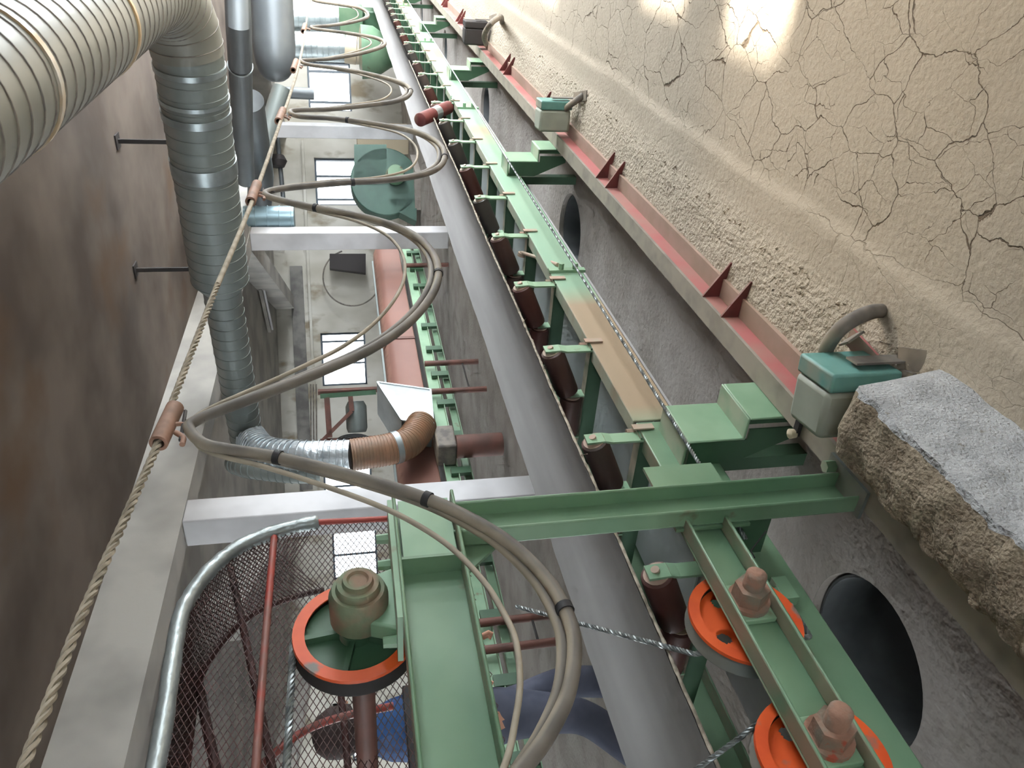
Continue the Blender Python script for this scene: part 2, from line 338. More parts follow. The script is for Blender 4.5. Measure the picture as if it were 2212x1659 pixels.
# the dust crust on the near side of the rail
xs = np.concatenate([np.arange(-1.0, 1.0, 0.06), np.arange(1.0, 4.5, 0.022), np.arange(4.5, 9, 0.05), np.arange(9, 25.5, 0.3)])
ys = np.concatenate([np.arange(WALL_R, 0.0, 0.1), np.arange(0.0, 0.7, 0.035), np.arange(0.7, 1.2601, 0.02)])
vs = []
for x in xs:
    for y in ys:
        e = 0.77 + 0.03 * noise.noise((x * 1.3, 3.1, 0)) + 0.008 * noise.noise((x * 9, 1.1, 0))
        st = min(1, max(0, (y - e) / 0.022))
        z = 0.036 + 0.014 * st + 0.036 * min(1, max(0, (y - 0.93) / 0.25))
        ro = min(1, max(0, (y - 0.93 - 0.1 * noise.noise((x * 2.1, 7.7, 0))) / 0.08))
        z += ro * (0.006 * noise.noise((x * 16, y * 16, 0)) + 0.005 * noise.noise((x * 48, y * 48, 2)))
        z += 0.004 * noise.noise((x * 3, y * 3, 5)) + 0.0015 * noise.noise((x * 14, y * 14, 9))
        vs.append((x, y, z))
ny = len(ys)
fs = [(i * ny + j, (i + 1) * ny + j, (i + 1) * ny + j + 1, i * ny + j + 1) for i in range(len(xs) - 1) for j in range(ny - 1)]
mb = MB(); mb.add(vs, fs, True); o = mb.build('floor', M['mud'], fix=False); struct(o, 'cracked beige crust of dried dust on the floor')
# clumps of dried dust on the heap beside the rail
mb = MB()
for k in range(420):
    x = 1.5 + 5 * random.random() ** 1.6; y = 0.95 + 0.22 * random.random(); r = random.uniform(0.004, 0.011)
    vs = [Vector((math.cos(a) * r * random.uniform(.7, 1.3), math.sin(a) * r * random.uniform(.7, 1.3), 0)) + Vector((x, y, 0.055)) for a in np.linspace(0, 2 * math.pi, 7)[:-1]]
    mb.add(vs + [Vector((x, y, 0.052 + 0.12 * (y - 0.93) + r * 1.0))], [(i, (i + 1) % 6, 6) for i in range(6)])
o = mb.build('dust_clumps', M['mud']); o['kind'] = 'stuff'; o['label'] = 'crumbled clumps of dried dust heaped beside the rail'; o['category'] = 'dust clumps'

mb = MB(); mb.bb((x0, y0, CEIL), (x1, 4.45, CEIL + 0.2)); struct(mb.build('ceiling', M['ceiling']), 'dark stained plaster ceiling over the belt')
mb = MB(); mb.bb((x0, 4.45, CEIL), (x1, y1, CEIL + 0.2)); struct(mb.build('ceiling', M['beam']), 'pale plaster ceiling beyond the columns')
# longitudinal beam over the columns and cross beams towards the window wall
CY = 4.35; CW = 0.27
mb = MB(); mb.bb((-4, CY, 2.90), (19.2, CY + CW, CEIL)); struct(mb.build('trim_1', M['beam']), 'pale plastered ceiling beam resting on the columns')
for i, rr_ in enumerate((-7.0, -2.6, 2.3, 6.6)):
    a = HR(9.2 if rr_ < 3 else 13.5, rr_, 3.13); b_ = HR(20, rr_, 3.13)
    mb = MB(); mb.bar(a, b_, 0.32, 0.44); struct(mb.build('trim_%d' % (i + 2), M['beam']), 'pale ceiling beam running to the window wall')
def wall(name, a, b, z0, z1, openings, m, thick=0.25, out=None, label=None):
    """upright wall from a to b (2d) with rectangular openings (s0, s1, z0, z1) along it"""
    a = Vector((a[0], a[1], 0)); b = Vector((b[0], b[1], 0)); L = (b - a).length; d = (b - a) / L
    nrm = Vector(out)
    S_ = sorted(set([0, L] + [q for o in openings for q in o[:2]])); Z_ = sorted(set([z0, z1] + [q for o in openings for q in o[2:]]))
    mb = MB()
    for i in range(len(S_) - 1):
        for j in range(len(Z_) - 1):
            sm = (S_[i] + S_[i + 1]) / 2; zm = (Z_[j] + Z_[j + 1]) / 2
            if any(o[0] < sm < o[1] and o[2] < zm < o[3] for o in openings): continue
            P = [a + d * s + Vector((0, 0, z)) for s, z in ((S_[i], Z_[j]), (S_[i + 1], Z_[j]), (S_[i + 1], Z_[j + 1]), (S_[i], Z_[j + 1]))]
            mb.prism(P, nrm * thick)
    return struct(mb.build(name, m), label)
# back wall, windows given as (r0, r1, z0, z1)
BW = [(0.17, 1.51, 1.20, 2.31), (4.75, 5.96, 1.22, 2.26), (7.15, 8.42, 1.26, 2.33), (-3.05, -1.75, 1.20, 2.40), (-4.75, -3.55, 1.15, 2.26), (-9.4, -8.2, 0.9, 2.0), (10.2, 11.4, 1.2, 2.4)]
A0 = HR(20, 14, 0); B0 = HR(20, -14, 0)
ops = [(14 - r1, 14 - r0, za, zb) for (r0, r1, za, zb) in BW]
wall('wall_back', A0[:2], B0[:2], 0, CEIL, ops, M['wall'], 0.35, HH, 'pale peeling plaster wall with small bright windows')
def window(i, c0, c1, za, zb, nrm, bars, label):
    """frame and panes between plan points c0, c1"""
    t = struct(bpy.data.objects.new('window_%d' % i, None), label); C.objects.link(t)
    c0 = Vector((c0[0], c0[1], 0)); c1 = Vector((c1[0], c1[1], 0)); n = Vector(nrm)
    t.location = (c0 + c1) / 2 + Vector((0, 0, za)); d = c1 - c0
    fr = MB(); fw = 0.045
    P = lambda s, z: c0 + d * s + n * 0.12 + Vector((0, 0, z))
    L = d.length
    fr.bar(P(0, za + fw / 2), P(1, za + fw / 2), 0.08, fw); fr.bar(P(0, zb - fw / 2), P(1, zb - fw / 2), 0.08, fw)
    fr.bar(P(fw / 2 / L, za), P(fw / 2 / L, zb), fw, 0.08, up=n); fr.bar(P(1 - fw / 2 / L, za), P(1 - fw / 2 / L, zb), fw, 0.08, up=n)
    child_at(t, fr, 'window_frame', M['window'])
    for s in bars:
        m_ = MB(); m_.bar(P(s, za), P(s, zb), 0.045, 0.06, up=n); child_at(t, m_, 'mullion', M['window'])
    cuts = [0] + list(bars) + [1]
    for k in range(len(cuts) - 1):
        g = MB(); g.prism([P(cuts[k], za + .03), P(cuts[k + 1], za + .03), P(cuts[k + 1], zb - .03), P(cuts[k], zb - .03)], n * 0.004); child_at(t, g, 'pane', M['glass'])
    return t
barsets = [(0.42, 0.84), (0.14, 0.5, 0.63), (0.2, 0.82), (0.5,), (0.5,), (0.5,), (0.5,)]
for i, (r0, r1, za, zb) in enumerate(BW):
    window(i + 1, HR(20, r1, 0)[:2], HR(20, r0, 0)[:2], za, zb, HH, [1 - q for q in reversed(barsets[i])], 'small bright window in the far plaster wall')
wall('wall_right', (x0, WALL_R), (24.9, WALL_R), 0, CEIL, [(a - x0, b_ - x0, c, d) for a, b_, c, d in RWIN], M['wall'], 0.1, (0, -1, 0))
for i, (a, b_, c, d) in enumerate(RWIN):
    window(i + 1 + len(BW), (a, WALL_R), (b_, WALL_R), c, d, (0, -0.4, 0), (0.5,) if b_ - a > 1 else (), 'window of the near side wall')
wall('wall_left', (x0, y0), (x0, y1), 0, CEIL, [(a - y0, b_ - y0, c, d) for a, b_, c, d in FILL_LWIN], M['wall'], 0.2, (-1, 0, 0))
wall('wall_end', (x0, y1), (B0[0], y1), 0, CEIL, [(a - x0, b_ - x0, c, d) for a, b_, c, d in FILL_EWIN], M['wall'], 0.2, (0, 1, 0))
k_ = 1 + len(BW) + len(RWIN)
for (a, b_, c, d) in FILL_LWIN: window(k_, (x0, a), (x0, b_), c, d, (-0.6, 0, 0), (0.33, 0.66), 'wide window added for fill light in the left wall outside the picture'); k_ += 1
for (a, b_, c, d) in FILL_EWIN: window(k_, (a, y1), (b_, y1), c, d, (0, 0.6, 0), (0.33, 0.66), 'wide window added for fill light in the end wall outside the picture'); k_ += 1
# wall band under the ceiling of the window wall
mb = MB(); mb.bar(HR(19.93, 3.2, 2.82), HR(19.93, -2.4, 2.82), 0.12, 0.3); struct(mb.build('trim_6', M['wall_dark']), 'dark band along the top of the window wall')
mb = MB(); mb.bar(HR(19.9, 6.4, 2.52), HR(19.9, -9, 2.52), 0.1, 0.06); struct(mb.build('trim_7', M['wall']), 'thin moulding along the window wall')
# columns
for i, X in enumerate((4.94, 11.06, 17.18)):
    mb = MB(); mb.bb((X, CY, 0), (X + CW, CY + CW, 2.90)); o = mb.build('column', M['column'], None, 0.012)
    tag(o, ['square white column beside the curved red mesh guard', 'square white column beside the brown hooded conveyor', 'square white column farthest down the hall by the green fan housing'][i], 'column', 'row of square columns')

# ------------------------------------------------------------------ the rail beside the slab
rail = thing('carriage_rail', 'long faded red steel rail with dusty grey top along the concrete slab', 'rail', loc=(0, 1.26, 0))
RZ = 0.17
mb = MB(); mb.bb((-1, 1.25, RZ - 0.012), (22, 1.332, RZ)); child_at(rail, mb, 'top_flange', M['rail_grey'])
mb = MB(); mb.bb((-1, 1.25, 0.02), (22, 1.262, RZ - 0.012)); child_at(rail, mb, 'web', M['rail_pink'])
mb = MB(); mb.bb((-1, 1.175, 0.075), (22, 1.25, 0.100)); child_at(rail, mb, 'foot_flange', M['foot_dust'])
gx = [2.40, 3.865, 5.33, 6.79, 8.2, 9.65, 11.1, 12.6, 14.1, 15.6]
gm = None
for x in gx:
    for s in (-0.085, 0.085):
        if gm is None:
            mb = MB(); mb.prism([(0, -0.012, 0.08), (0, -0.012, RZ), (0, -0.15, 0.085), (0, -0.15, 0.04), (0, -0.012, 0.04)], (0.008, 0, 0)); gm = mb.build('gusset', M['maroon'], rail); g = gm
        else:
            g = gm.copy(); C.objects.link(g)
        g.location = (x + s, 0, 0)

# ------------------------------------------------------------------ main conveyor
SY = 1.51                     # face of the near stringer
XE = 20.0
def channel(mb, a, b, yface, z0, z1, fl, t=0.008, sgn=1):
    """channel along X from a to b: web at yface, flanges of width fl towards sgn*Y"""
    mb.bb((a, yface, z0), (b, yface + sgn * t, z1)); mb.bb((a, yface, z1 - t), (b, yface + sgn * fl, z1)); mb.bb((a, yface, z0), (b, yface + sgn * fl, z0 + t))
st = thing('conveyor_stringer', 'long pale green steel stringer with tan dust patches on the near side of the belt', 'stringer', loc=(0, SY, 0.39))
mb = MB(); channel(mb, 2.06, XE, SY, 0.39, 0.555, 0.06); child_at(st, mb, 'channel', M['green_dust'], 0.004)
mb = MB(); channel(mb, -1, 2.05, SY, 0.345, 0.55, 0.06); child_at(st, mb, 'near_channel', M['green'], 0.004)
for X in (3.3, 6.6, 9.9, 13.2):
    mb = MB(); mb.bb((X, SY - 0.014, 0.38), (X + 0.035, SY, 0.56))
    for dz in (0.43, 0.5): mb.lathe([(0, 0), (0, 0.014), (0.03, 0.014), (0.03, 0)], (X + 0.017, SY - 0.014, dz), (0, -1, 0), 6)
    child_at(st, mb, 'splice_clamp', M['green_pale'])
for X in (1.84, 4.85, 7.8, 10.75, 13.65, 16.55):
    mb = MB(); mb.bb((X, SY + 0.02, 0), (X + 0.06, SY + 0.07, 0.39)); child_at(st, mb, 'leg', M['green_dark'])
mb = MB(); mb.bb((1.6, SY + 0.062, 0.44), (XE, 2.12, 0.446)); child_at(st, mb, 'deck_sheet', M['deck'])
FY = 2.19
st2 = thing('conveyor_stringer', 'green steel stringer on the far side of the belt', 'stringer', loc=(0, FY, 0.39))
mb = MB(); channel(mb, -1, XE, FY, 0.39, 0.555, -0.06); child_at(st2, mb, 'channel', M['green'], 0.004)
for X in (1.84, 4.85, 7.8, 10.75, 13.65, 16.55):
    mb = MB(); mb.bb((X, FY - 0.07, 0), (X + 0.06, FY - 0.02, 0.39)); child_at(st2, mb, 'leg', M['green_dark'])
# idler sets
idl = thing('trough_idler', 'x', 'idler', 'trough idlers under the belt', loc=(1.35, SY, 0.555))
L0 = Vector((1.35, SY, 0.555))
YC = 1.847                     # belt centre
mb = MB(); mb.bb((1.35, SY, 0.555), (1.40, FY, 0.562)); mb.bb((1.35, SY + 0.005, 0.50), (1.358, FY, 0.56)); child_at(idl, mb, 'cross_member', M['green_dark'])
def roller(ax, d, ln, r, name):
    mb = MB(); mb.lathe([(0, 0), (0, r * 0.82), (0.004, r * 0.97), (0.012, r), (ln - 0.012, r), (ln - 0.004, r * 0.97), (ln, r * 0.82), (ln, 0)], ax, d, 20)
    ro = child_at(idl, mb, name, M['roller'])
    c = MB(); d = Vector(d).normalized(); c.lathe([(-0.022, 0), (-0.022, 0.012), (-0.003, 0.012), (-0.003, r * 0.80), (0.003, r * 0.80)], ax, d, 20)
    l = idl.location; c.v = [(v[0] - l[0], v[1] - l[1], v[2] - l[2]) for v in c.v]; c.build('end_cap', M['roller_cap'], ro)
    return ro
an = math.radians(24); RR_ = 0.047; WL = 0.22
wn = Vector((1.375, 1.53, 0.718))
roller(wn, (0, math.cos(an), -math.sin(an)), WL, RR_, 'wing_roller')
wf = Vector((1.375, 2 * YC - 1.53, 0.718))
roller(wf, (0, -math.cos(an), -math.sin(an)), WL, RR_, 'wing_roller')
roller(Vector((1.375, YC - 0.095, 0.610)), (0, 1, 0), 0.19, RR_, 'centre_roller')
for sg, yb, w_ in ((1, SY + 0.012, wn), (-1, FY - 0.012, wf)):
    mb = MB()
    pts = [Vector((1.372, yb, 0.55)), Vector((1.372, yb, 0.66)), Vector((1.372, w_.y - sg * 0.014, w_.z - 0.03)), Vector((1.372, w_.y - sg * 0.010, w_.z + 0.032))]
    for a, b_ in zip(pts[:-1], pts[1:]): mb.bar(a, b_, 0.05, 0.008, up=(0, 1, 0.01))
    child_at(idl, mb, 'side_arm', M['green_pale'])
    mb = MB(); yi = YC - sg * 0.106; mb.bar((1.375, yi, 0.56), (1.375, yi, 0.625), 0.05, 0.006, up=(0, 1, 0)); child_at(idl, mb, 'inner_bracket', M['green_pale'])
mb = MB(); mb.bar((1.405, SY - 0.006, 0.575), (1.405, SY - 0.006, 0.50), 0.028, 0.006, up=(0, 1, 0)); mb.lathe([(0, 0), (0, 0.011), (0.03, 0.011), (0.03, 0)], (1.405, SY + 0.012, 0.565), (0, 0, 1), 6); child_at(idl, mb, 'clamp', M['roller_cap'])
SP = 0.6095; names = []
ordn = ['nearest', 'second', 'third', 'fourth', 'fifth', 'sixth', 'seventh', 'eighth', 'ninth', 'tenth', 'eleventh', 'twelfth', 'thirteenth', 'fourteenth', 'fifteenth', 'sixteenth', 'seventeenth', 'eighteenth', 'nineteenth', 'twentieth']
def ilab(i):
    if i == 0: return 'trough idler behind the upright green post, beside the upper orange rope sheave'
    if i == 1: return 'nearest trough idler just beyond the upright green post, dark roller with dusty cap'
    if i == 2: return 'trough idler with a reddish brown roller, next beyond the dark one by the post'
    if i < 20: return '%s trough idler along the belt beyond the upright green post' % ordn[i - 1]
    return 'tiny %s trough idler counted from the far end of the belt' % (['last'] + ordn[1:])[29 - i]
idl['label'] = ilab(0)
for i in range(1, 30):
    dup(idl, (1.35 + SP * i, SY, 0.555), ilab(i))
# belt: troughed carrying run and flat return run
def belt_prof():
    bz = lambda y: max(0.718 - math.tan(an) * (abs(y - YC) * -1 + YC - 1.53) + 0.0514 + 0.0125, 0.6715)
    pts = [(y, bz(y)) for y in (1.565, 1.60, 1.65, 1.70, 1.765, YC, 2 * YC - 1.765, 2 * YC - 1.70, 2 * YC - 1.65, 2 * YC - 1.60, 2 * YC - 1.565)]
    return pts
pr = belt_prof(); bx = np.concatenate([np.arange(-1, 8, 0.05), np.arange(8, XE + 0.01, 0.2)])
mb = MB(); vs = []; n = len(pr)
for x in bx:
    for k, (y, z) in enumerate(pr):
        e = abs(k - 5) / 5
        vs.append((x, y + 0.006 * noise.noise((x * 1.5, k, 0)) * e, z + e * (0.006 * (1 + noise.noise((x * 0.9, k * .1, 3))) + 0.003 * noise.noise((x * 9, 0, 4)))))
nb = len(bx)
low = [(v[0], v[1], v[2] - 0.011) for v in vs]
fs = [(i * n + k, (i + 1) * n + k, (i + 1) * n + k + 1, i * n + k + 1) for i in range(nb - 1) for k in range(n - 1)]
o_ = len(vs)
fs += [tuple(q + o_ for q in f[::-1]) for f in fs]
belt = thing('conveyor_belt', 'wide grey rubber conveyor belt running the length of the hall', 'conveyor belt', loc=(0, YC, 0.66))
edge = [(i * n, o_ + i * n, o_ + (i + 1) * n, (i + 1) * n) for i in range(nb - 1)]
mb.add(vs + low, fs, True); child_at(belt, mb, 'carrying_run', M['belt'])
mb = MB(); fr = []
for x in np.arange(-1, 9, 0.018):
    fr.append((x, 1.565 + 0.006 * noise.noise((x * 1.5, 0, 0)) - 0.002 - 0.004 * max(0, noise.noise((x * 21, 3, 0))), 0.761 + 0.006 * (1 + noise.noise((x * 0.9, 0, 3))) + 0.003 * noise.noise((x * 9, 0, 4))))
mb.tube(fr, 0.006, 5, rf=lambda i, t: 0.005 + 0.003 * noise.noise((i * 0.7, 0, 0))); child_at(belt, mb, 'frayed_edge', M['fray'])
mb = MB(); mb.bb((-1, YC - 0.27, 0.33), (XE, YC + 0.27, 0.341)); child_at(belt, mb, 'return_run', M['belt'])
# loose fibres on the belt edge
for k in range(10):
    x = random.uniform(1.6, 4.5); mb = MB(); p = Vector((x, 1.565, 0.765))
    mb.tube([p, p + Vector((random.uniform(-.01, .01), -0.012, 0.006)), p + Vector((random.uniform(-.02, .02), -0.03, random.uniform(-0.01, 0.02)))], 0.0012, 4); child_at(belt, mb, 'fibre', M['fray'])
# stepped brackets between stringer and rail
BX = [1.795, 4.80, 7.75, 10.7, 13.6, 16.5]
def bracket():
    prof = [(1.335, 0.10), (1.335, 0.28), (1.412, 0.28), (1.412, 0.475), (SY, 0.475)]
    t = 0.008; mb = MB(); Wd = 0.21
    for (ya, za), (yb, zb) in zip(prof[:-1], prof[1:]):
        mb.bb((0, min(ya, yb), min(za, zb)), (Wd, max(ya, yb) + t, max(za, zb) + (0 if za != zb else t)))
    return mb
br0 = None
blab = ['nearest and largest pale green stepped bracket, by the upright green post', 'pale green stepped bracket beside the first teal switch box beyond the oval hole', 'pale green stepped bracket before the distant dark switch box', 'pale green stepped bracket farther down near the picture edge', 'tiny far stepped green bracket, second from the end', 'tiny far stepped green bracket, last on the rail']
for i, X in enumerate(BX):
    if br0 is None:
        br0 = thing('stepped_bracket', blab[0], 'bracket', 'stepped brackets along the rail', loc=(X, 1.335, 0.1))
        mb = bracket(); mb.v = [(v[0], v[1] - 1.335, v[2] - 0.1) for v in mb.v]; mb.build('bent_plate', M['green_pale'], br0, 0.006)
        mb = MB(); mb.prism([(0.004, 0.085, 0.0), (0.004, 0.085, 0.365), (0.004, 0.175, 0.365), (0.004, 0.175, 0.20)], (0.006, 0, 0)); mb.build('end_plate', M['green_dark'], br0)
        mb = MB(); mb.bb((0.012, 0.012, 0.0), (0.2, 0.03, 0.175)); mb.bb((0.004, 0.045, 0.0), (0.010, 0.085, 0.172)); mb.build('back_plate', M['green_dark'], br0)
        br = br0
    else: br = dup(br0, (X, 1.335, 0.1), blab[i])
# pull cord along the stringer
def rope_strands(name, pts, r, label, cat, m, twist=60.0, core=True, ns=4):
    t = thing(name, label, cat, loc=pts[0])
    P = pts; tot = [0]
    for a, b_ in zip(P[:-1], P[1:]): tot.append(tot[-1] + (Vector(b_) - Vector(a)).length)
    for s in range(ns):
        mb = MB(); q = []; step = min(0.006, 0.35 / twist); d = 0; i = 0
        while d < tot[-1]:
            while i < len(P) - 2 and tot[i + 1] < d: i += 1
            a, b_ = Vector(P[i]), Vector(P[i + 1]); tt = (d - tot[i]) / max(1e-6, tot[i + 1] - tot[i]); p = a.lerp(b_, tt); dr = (b_ - a).normalized()
            u = dr.cross(Vector((0.13, 0.3, 0.9))).normalized(); v = dr.cross(u); an_ = d * twist + 2 * math.pi * s / ns
            q.append(p + (u * math.cos(an_) + v * math.sin(an_)) * r * 0.55); d += step
        mb.tube(q, r * 0.5, 5); child_at(t, mb, 'strand', m)
    return t
pc = [(1.35, 1.40, 0.497), (2.2, 1.402, 0.489), (4.8, 1.400, 0.487), (7.8, 1.372, 0.487), (10.5, 1.31, 0.40)]
rope_strands('pull_cord', pc[:3], 0.0062, 'thin twisted wire pull cord lying along the stepped brackets', 'pull cord', M['rope'], 170, ns=3)
mb = MB(); mb.tube([pc[2], pc[3], (11.0, 1.36, 0.49), (19, 1.36, 0.49)], 0.006, 6); o = mb.build('pull_cord', M['rope']); tag(o, 'far straight stretch of the wire pull cord, beyond the second bracket', 'pull cord')
# rod that braces an idler to the splice
mb = MB(); mb.tube([ony(1128, 546, 1.60), ony(1160, 556, 1.56), ony(1205, 572, 1.50)], 0.010, 8); mb.lathe([(0, 0.012), (0, 0.022), (0.02, 0.022), (0.02, 0.012), (0, 0.012)], ony(1128, 546, 1.60), (0, 1, 0.2), 12)
tag(mb.build('tie_rod', M['roller_cap']), 'short tie rod with a ring end at the stringer splice', 'tie rod')
# belt guide roller
gr = thing('guide_roller', 'red belt guide roller with a shiny worn band at the belt edge', 'roller', loc=ony(985, 245, 1.56))
a = ony(907, 259, 1.56); b_ = ony(968, 232, 1.56)
d = (b_ - a).normalized(); L = (b_ - a).length
mb = MB(); mb.lathe([(0, 0), (0, 0.05), (0.005, 0.055), (L * .42, 0.055)], a, d, 20); mb.lathe([(L * .62, 0.055), (L, 0.055), (L, 0)], a, d, 20); child_at(gr, mb, 'shell', M['maroon'])
mb = MB(); mb.lathe([(L * .42, 0.055), (L * .44, 0.053), (L * .6, 0.053), (L * .62, 0.055)], a, d, 20); child_at(gr, mb, 'worn_band', M['chrome'])
mb = MB(); mb.bar(b_, Vector((b_.x + 0.05, SY + 0.02, 0.55)), 0.08, 0.012); mb.bar(b_ + Vector((0.03, 0, 0)), Vector((b_.x + 0.2, SY + 0.01, 0.55)), 0.03, 0.012); child_at(gr, mb, 'mount', M['green_dark'])
# conveyor head at the far end
hd = thing('drive_station', 'dark drive housing at the far end of the belt', 'drive housing', loc=(XE + 0.2, YC + 0.5, 0))
mb = MB(); mb.bb((XE - 0.5, YC + 0.62, 0.2), (XE + 0.7, YC + 1.05, 1.25)); child_at(hd, mb, 'housing', M['dark_steel'])
mb = MB(); mb.lathe([(0, 0), (0, 0.2), (0.7, 0.2), (0.7, 0)], (XE, YC - 0.35, 0.53), (0, 1, 0), 24); child_at(hd, mb, 'drum', M['dark_steel'])
for k, hx in enumerate(HOLES):
    fp = MB(); fp.lathe([(0.03, 0.262), (0.03, 0.252), (1.2, 0.252), (1.2, 0.262), (0.03, 0.262)], (hx, HY, 0), (0, 0, -1), 40)
    tag(fp.build('filling_pipe', M['pipe_mouth']), ['dark steel pipe mouth in the large round hole under the near stringer', 'dark steel pipe mouth in the oval looking hole mid way along the slab', 'dark pipe mouth in a hole beyond the second bracket', 'distant dark pipe mouth in the slab', 'farthest dark pipe mouth in the slab'][k], 'pipe', 'silo filling pipes')

# ------------------------------------------------------------------ switch boxes on the rail side
def switch_box(loc, rz, sc_, hose_pts, label, dark=False, stand=True):
    t = thing('switch_box', label, 'switch box', 'pull switch boxes by the rail', loc=loc)
    t.rotation_euler = (0, 0, rz)
    inv = (Matrix.Translation(loc) @ Matrix.Rotation(rz, 4, 'Z')).inverted(); hose_pts = [inv @ Vector(p) for p in hose_pts]
    mb = MB(); mb.bb((-0.115 * sc_, -0.065 * sc_, 0.02), (0.0, 0.065 * sc_, 0.02 + 0.17 * sc_)); mb.build('cover', M['dark_steel'] if dark else M['boxgrey'], t, 0.016)
    mb = MB(); mb.bb((0.0, -0.068 * sc_, 0.015), (0.045 * sc_, 0.068 * sc_, 0.018 + 0.17 * sc_)); mb.build('back_box', M['dark_steel'] if dark else M['teal'], t, 0.008)
    if not dark:
        mb = MB(); mb.lathe([(0, 0), (0, .011), (.004, .011), (.004, 0)], (-0.1155 * sc_, 0.04 * sc_, 0.05), (-1, 0, 0), 12); mb.build('cover_screw', M['rail_grey'], t)
    if stand:
        mb = MB(); mb.bar((0.058 * sc_, -0.03, -0.08), (0.058 * sc_, -0.03, 0.14), 0.05, 0.006, up=(1, 0, 0)); mb.bar((0.06 * sc_, -0.03, 0.0), (0.09 * sc_, -0.17, -0.04), 0.06, 0.006); mb.build('stand', M['hose'], t)
    mb = MB(); mb.tube(smooth_pts(hose_pts, 6), 0.017 * sc_, 10); mb.build('conduit', M['hose'], t)
    return t
switch_box((1.555, 1.045, 0.07), -1.42, 1.2, [onz(1795, 805, 0.15), onz(1782, 770, 0.19), onz(1795, 735, 0.21), onz(1822, 705, 0.20), onz(1858, 683, 0.15), onz(1890, 672, 0.09), onz(1910, 672, 0.03)], 'teal and grey switch box beside the white crusted block, hose curving to the floor')
switch_box((4.80, 1.08, 0.10), -1.5, 1.15, [onz(1210, 246, 0.16), onz(1225, 232, 0.15), onz(1245, 217, 0.11), onz(1268, 200, 0.04)], 'teal and grey switch box with a short slanting hose, second along the rail')
switch_box((7.95, 1.06, 0.09), -1.57, 1.3, [onz(1050, 95, 0.15), onz(1046, 78, 0.32), onz(1055, 58, 0.40), onz(1068, 44, 0.34), onz(1082, 37, 0.2), onz(1084, 48, 0.05)], 'dark switch box with a tall arched hose, far along the rail', True)
rc = thing('rail_clamp', 'dark teal strap clamp across the rail beside the nearest stepped bracket', 'clamp', loc=(1.70, 1.29, RZ))
mb = MB(); mb.bar((1.70, 1.335, RZ + 0.008), (1.70, 1.185, RZ + 0.008), 0.022, 0.014); child_at(rc, mb, 'strap', M['dark_steel'])
mb = MB(); mb.lathe([(0, 0), (0, 0.014), (0.02, 0.016), (0.028, 0)], (1.70, 1.33, RZ + 0.01), (0, 0, 1), 12); child_at(rc, mb, 'knob', M['tan_panel'])
# flat steel scraps in the dust by the block
sp = thing('floor_bracket', 'rusty steel angle half buried in dust beside the teal switch box', 'steel bracket', loc=(1.66, 0.98, 0.05))
mb = MB(); mb.bar(onz(1835, 725, 0.10), onz(1935, 835, 0.09), 0.055, 0.008); child_at(sp, mb, 'bar', M['rail_pink'])
mb = MB(); mb.bar(onz(1828, 735, 0.10), onz(1850, 728, 0.17), 0.05, 0.006, up=(1, 0, 0)); child_at(sp, mb, 'lug', M['hose'])
mb = MB(); mb.bar(onz(1945, 815, 0.07), onz(1975, 825, 0.09), 0.045, 0.01); child_at(sp, mb, 'end_plate', M['hose'])

# ------------------------------------------------------------------ crusted end block of the carriage
mb = MB(); xs_ = np.arange(0.2, 1.425, 0.0125); prof = []
nn_ = 22
vs = []
for x in xs_:
    e = min(1, (1.43 - x) / 0.05) ** 0.5
    for k in range(nn_):
        t = k / (nn_ - 1)
        # from far lower edge, up over the top, down the near face to the floor
        if t < 0.12: y, z = 1.16, 0.17 + 0.11 * t / 0.12
        elif t < 0.5: q = (t - .12) / .38; y, z = 1.16 - 0.20 * q, 0.285 + 0.02 * math.sin(q * 3.1)
        else: q = (t - .5) / .5; y, z = 0.96 - 0.045 * q, 0.30 - 0.285 * q
        a = 0.013 if t < 0.5 else 0.009
        y += a * noise.noise((x * 17, z * 17 + k * .3, 1)); z += a * (noise.noise((x * 19, y * 19, 4)) + 0.6 * noise.noise((x * 50, y * 50, 4)) + 0.35 * noise.noise((x * 120, y * 120, z * 120)))
        cyy, czz = 1.06, 0.16
        vs.append((x, cyy + (y - cyy) * (0.75 + 0.25 * e), max(0.02, czz + (z - czz) * (0.6 + 0.4 * e))))
fs = [(i * nn_ + k, (i + 1) * nn_ + k, (i + 1) * nn_ + k + 1, i * nn_ + k + 1) for i in range(len(xs_) - 1) for k in range(nn_ - 1)]
ft = [f for f in fs if (f[0] % nn_) < 10]; fn = [f for f in fs if (f[0] % nn_) >= 10]
cap = [tuple((len(xs_) - 1) * nn_ + k for k in range(nn_))[::-1]]
bl = thing('carriage_end_block', 'concrete like block crusted with brown dust on top and white powder on its near face', 'block', loc=(0.9, 1.06, 0))
mb.add(vs, ft, True); mb.add(vs, cap); child_at(bl, mb, 'dusty_top', M['crust'])
mb = MB(); mb.add(vs, fn, True); child_at(bl, mb, 'white_face', M['white_crust'])

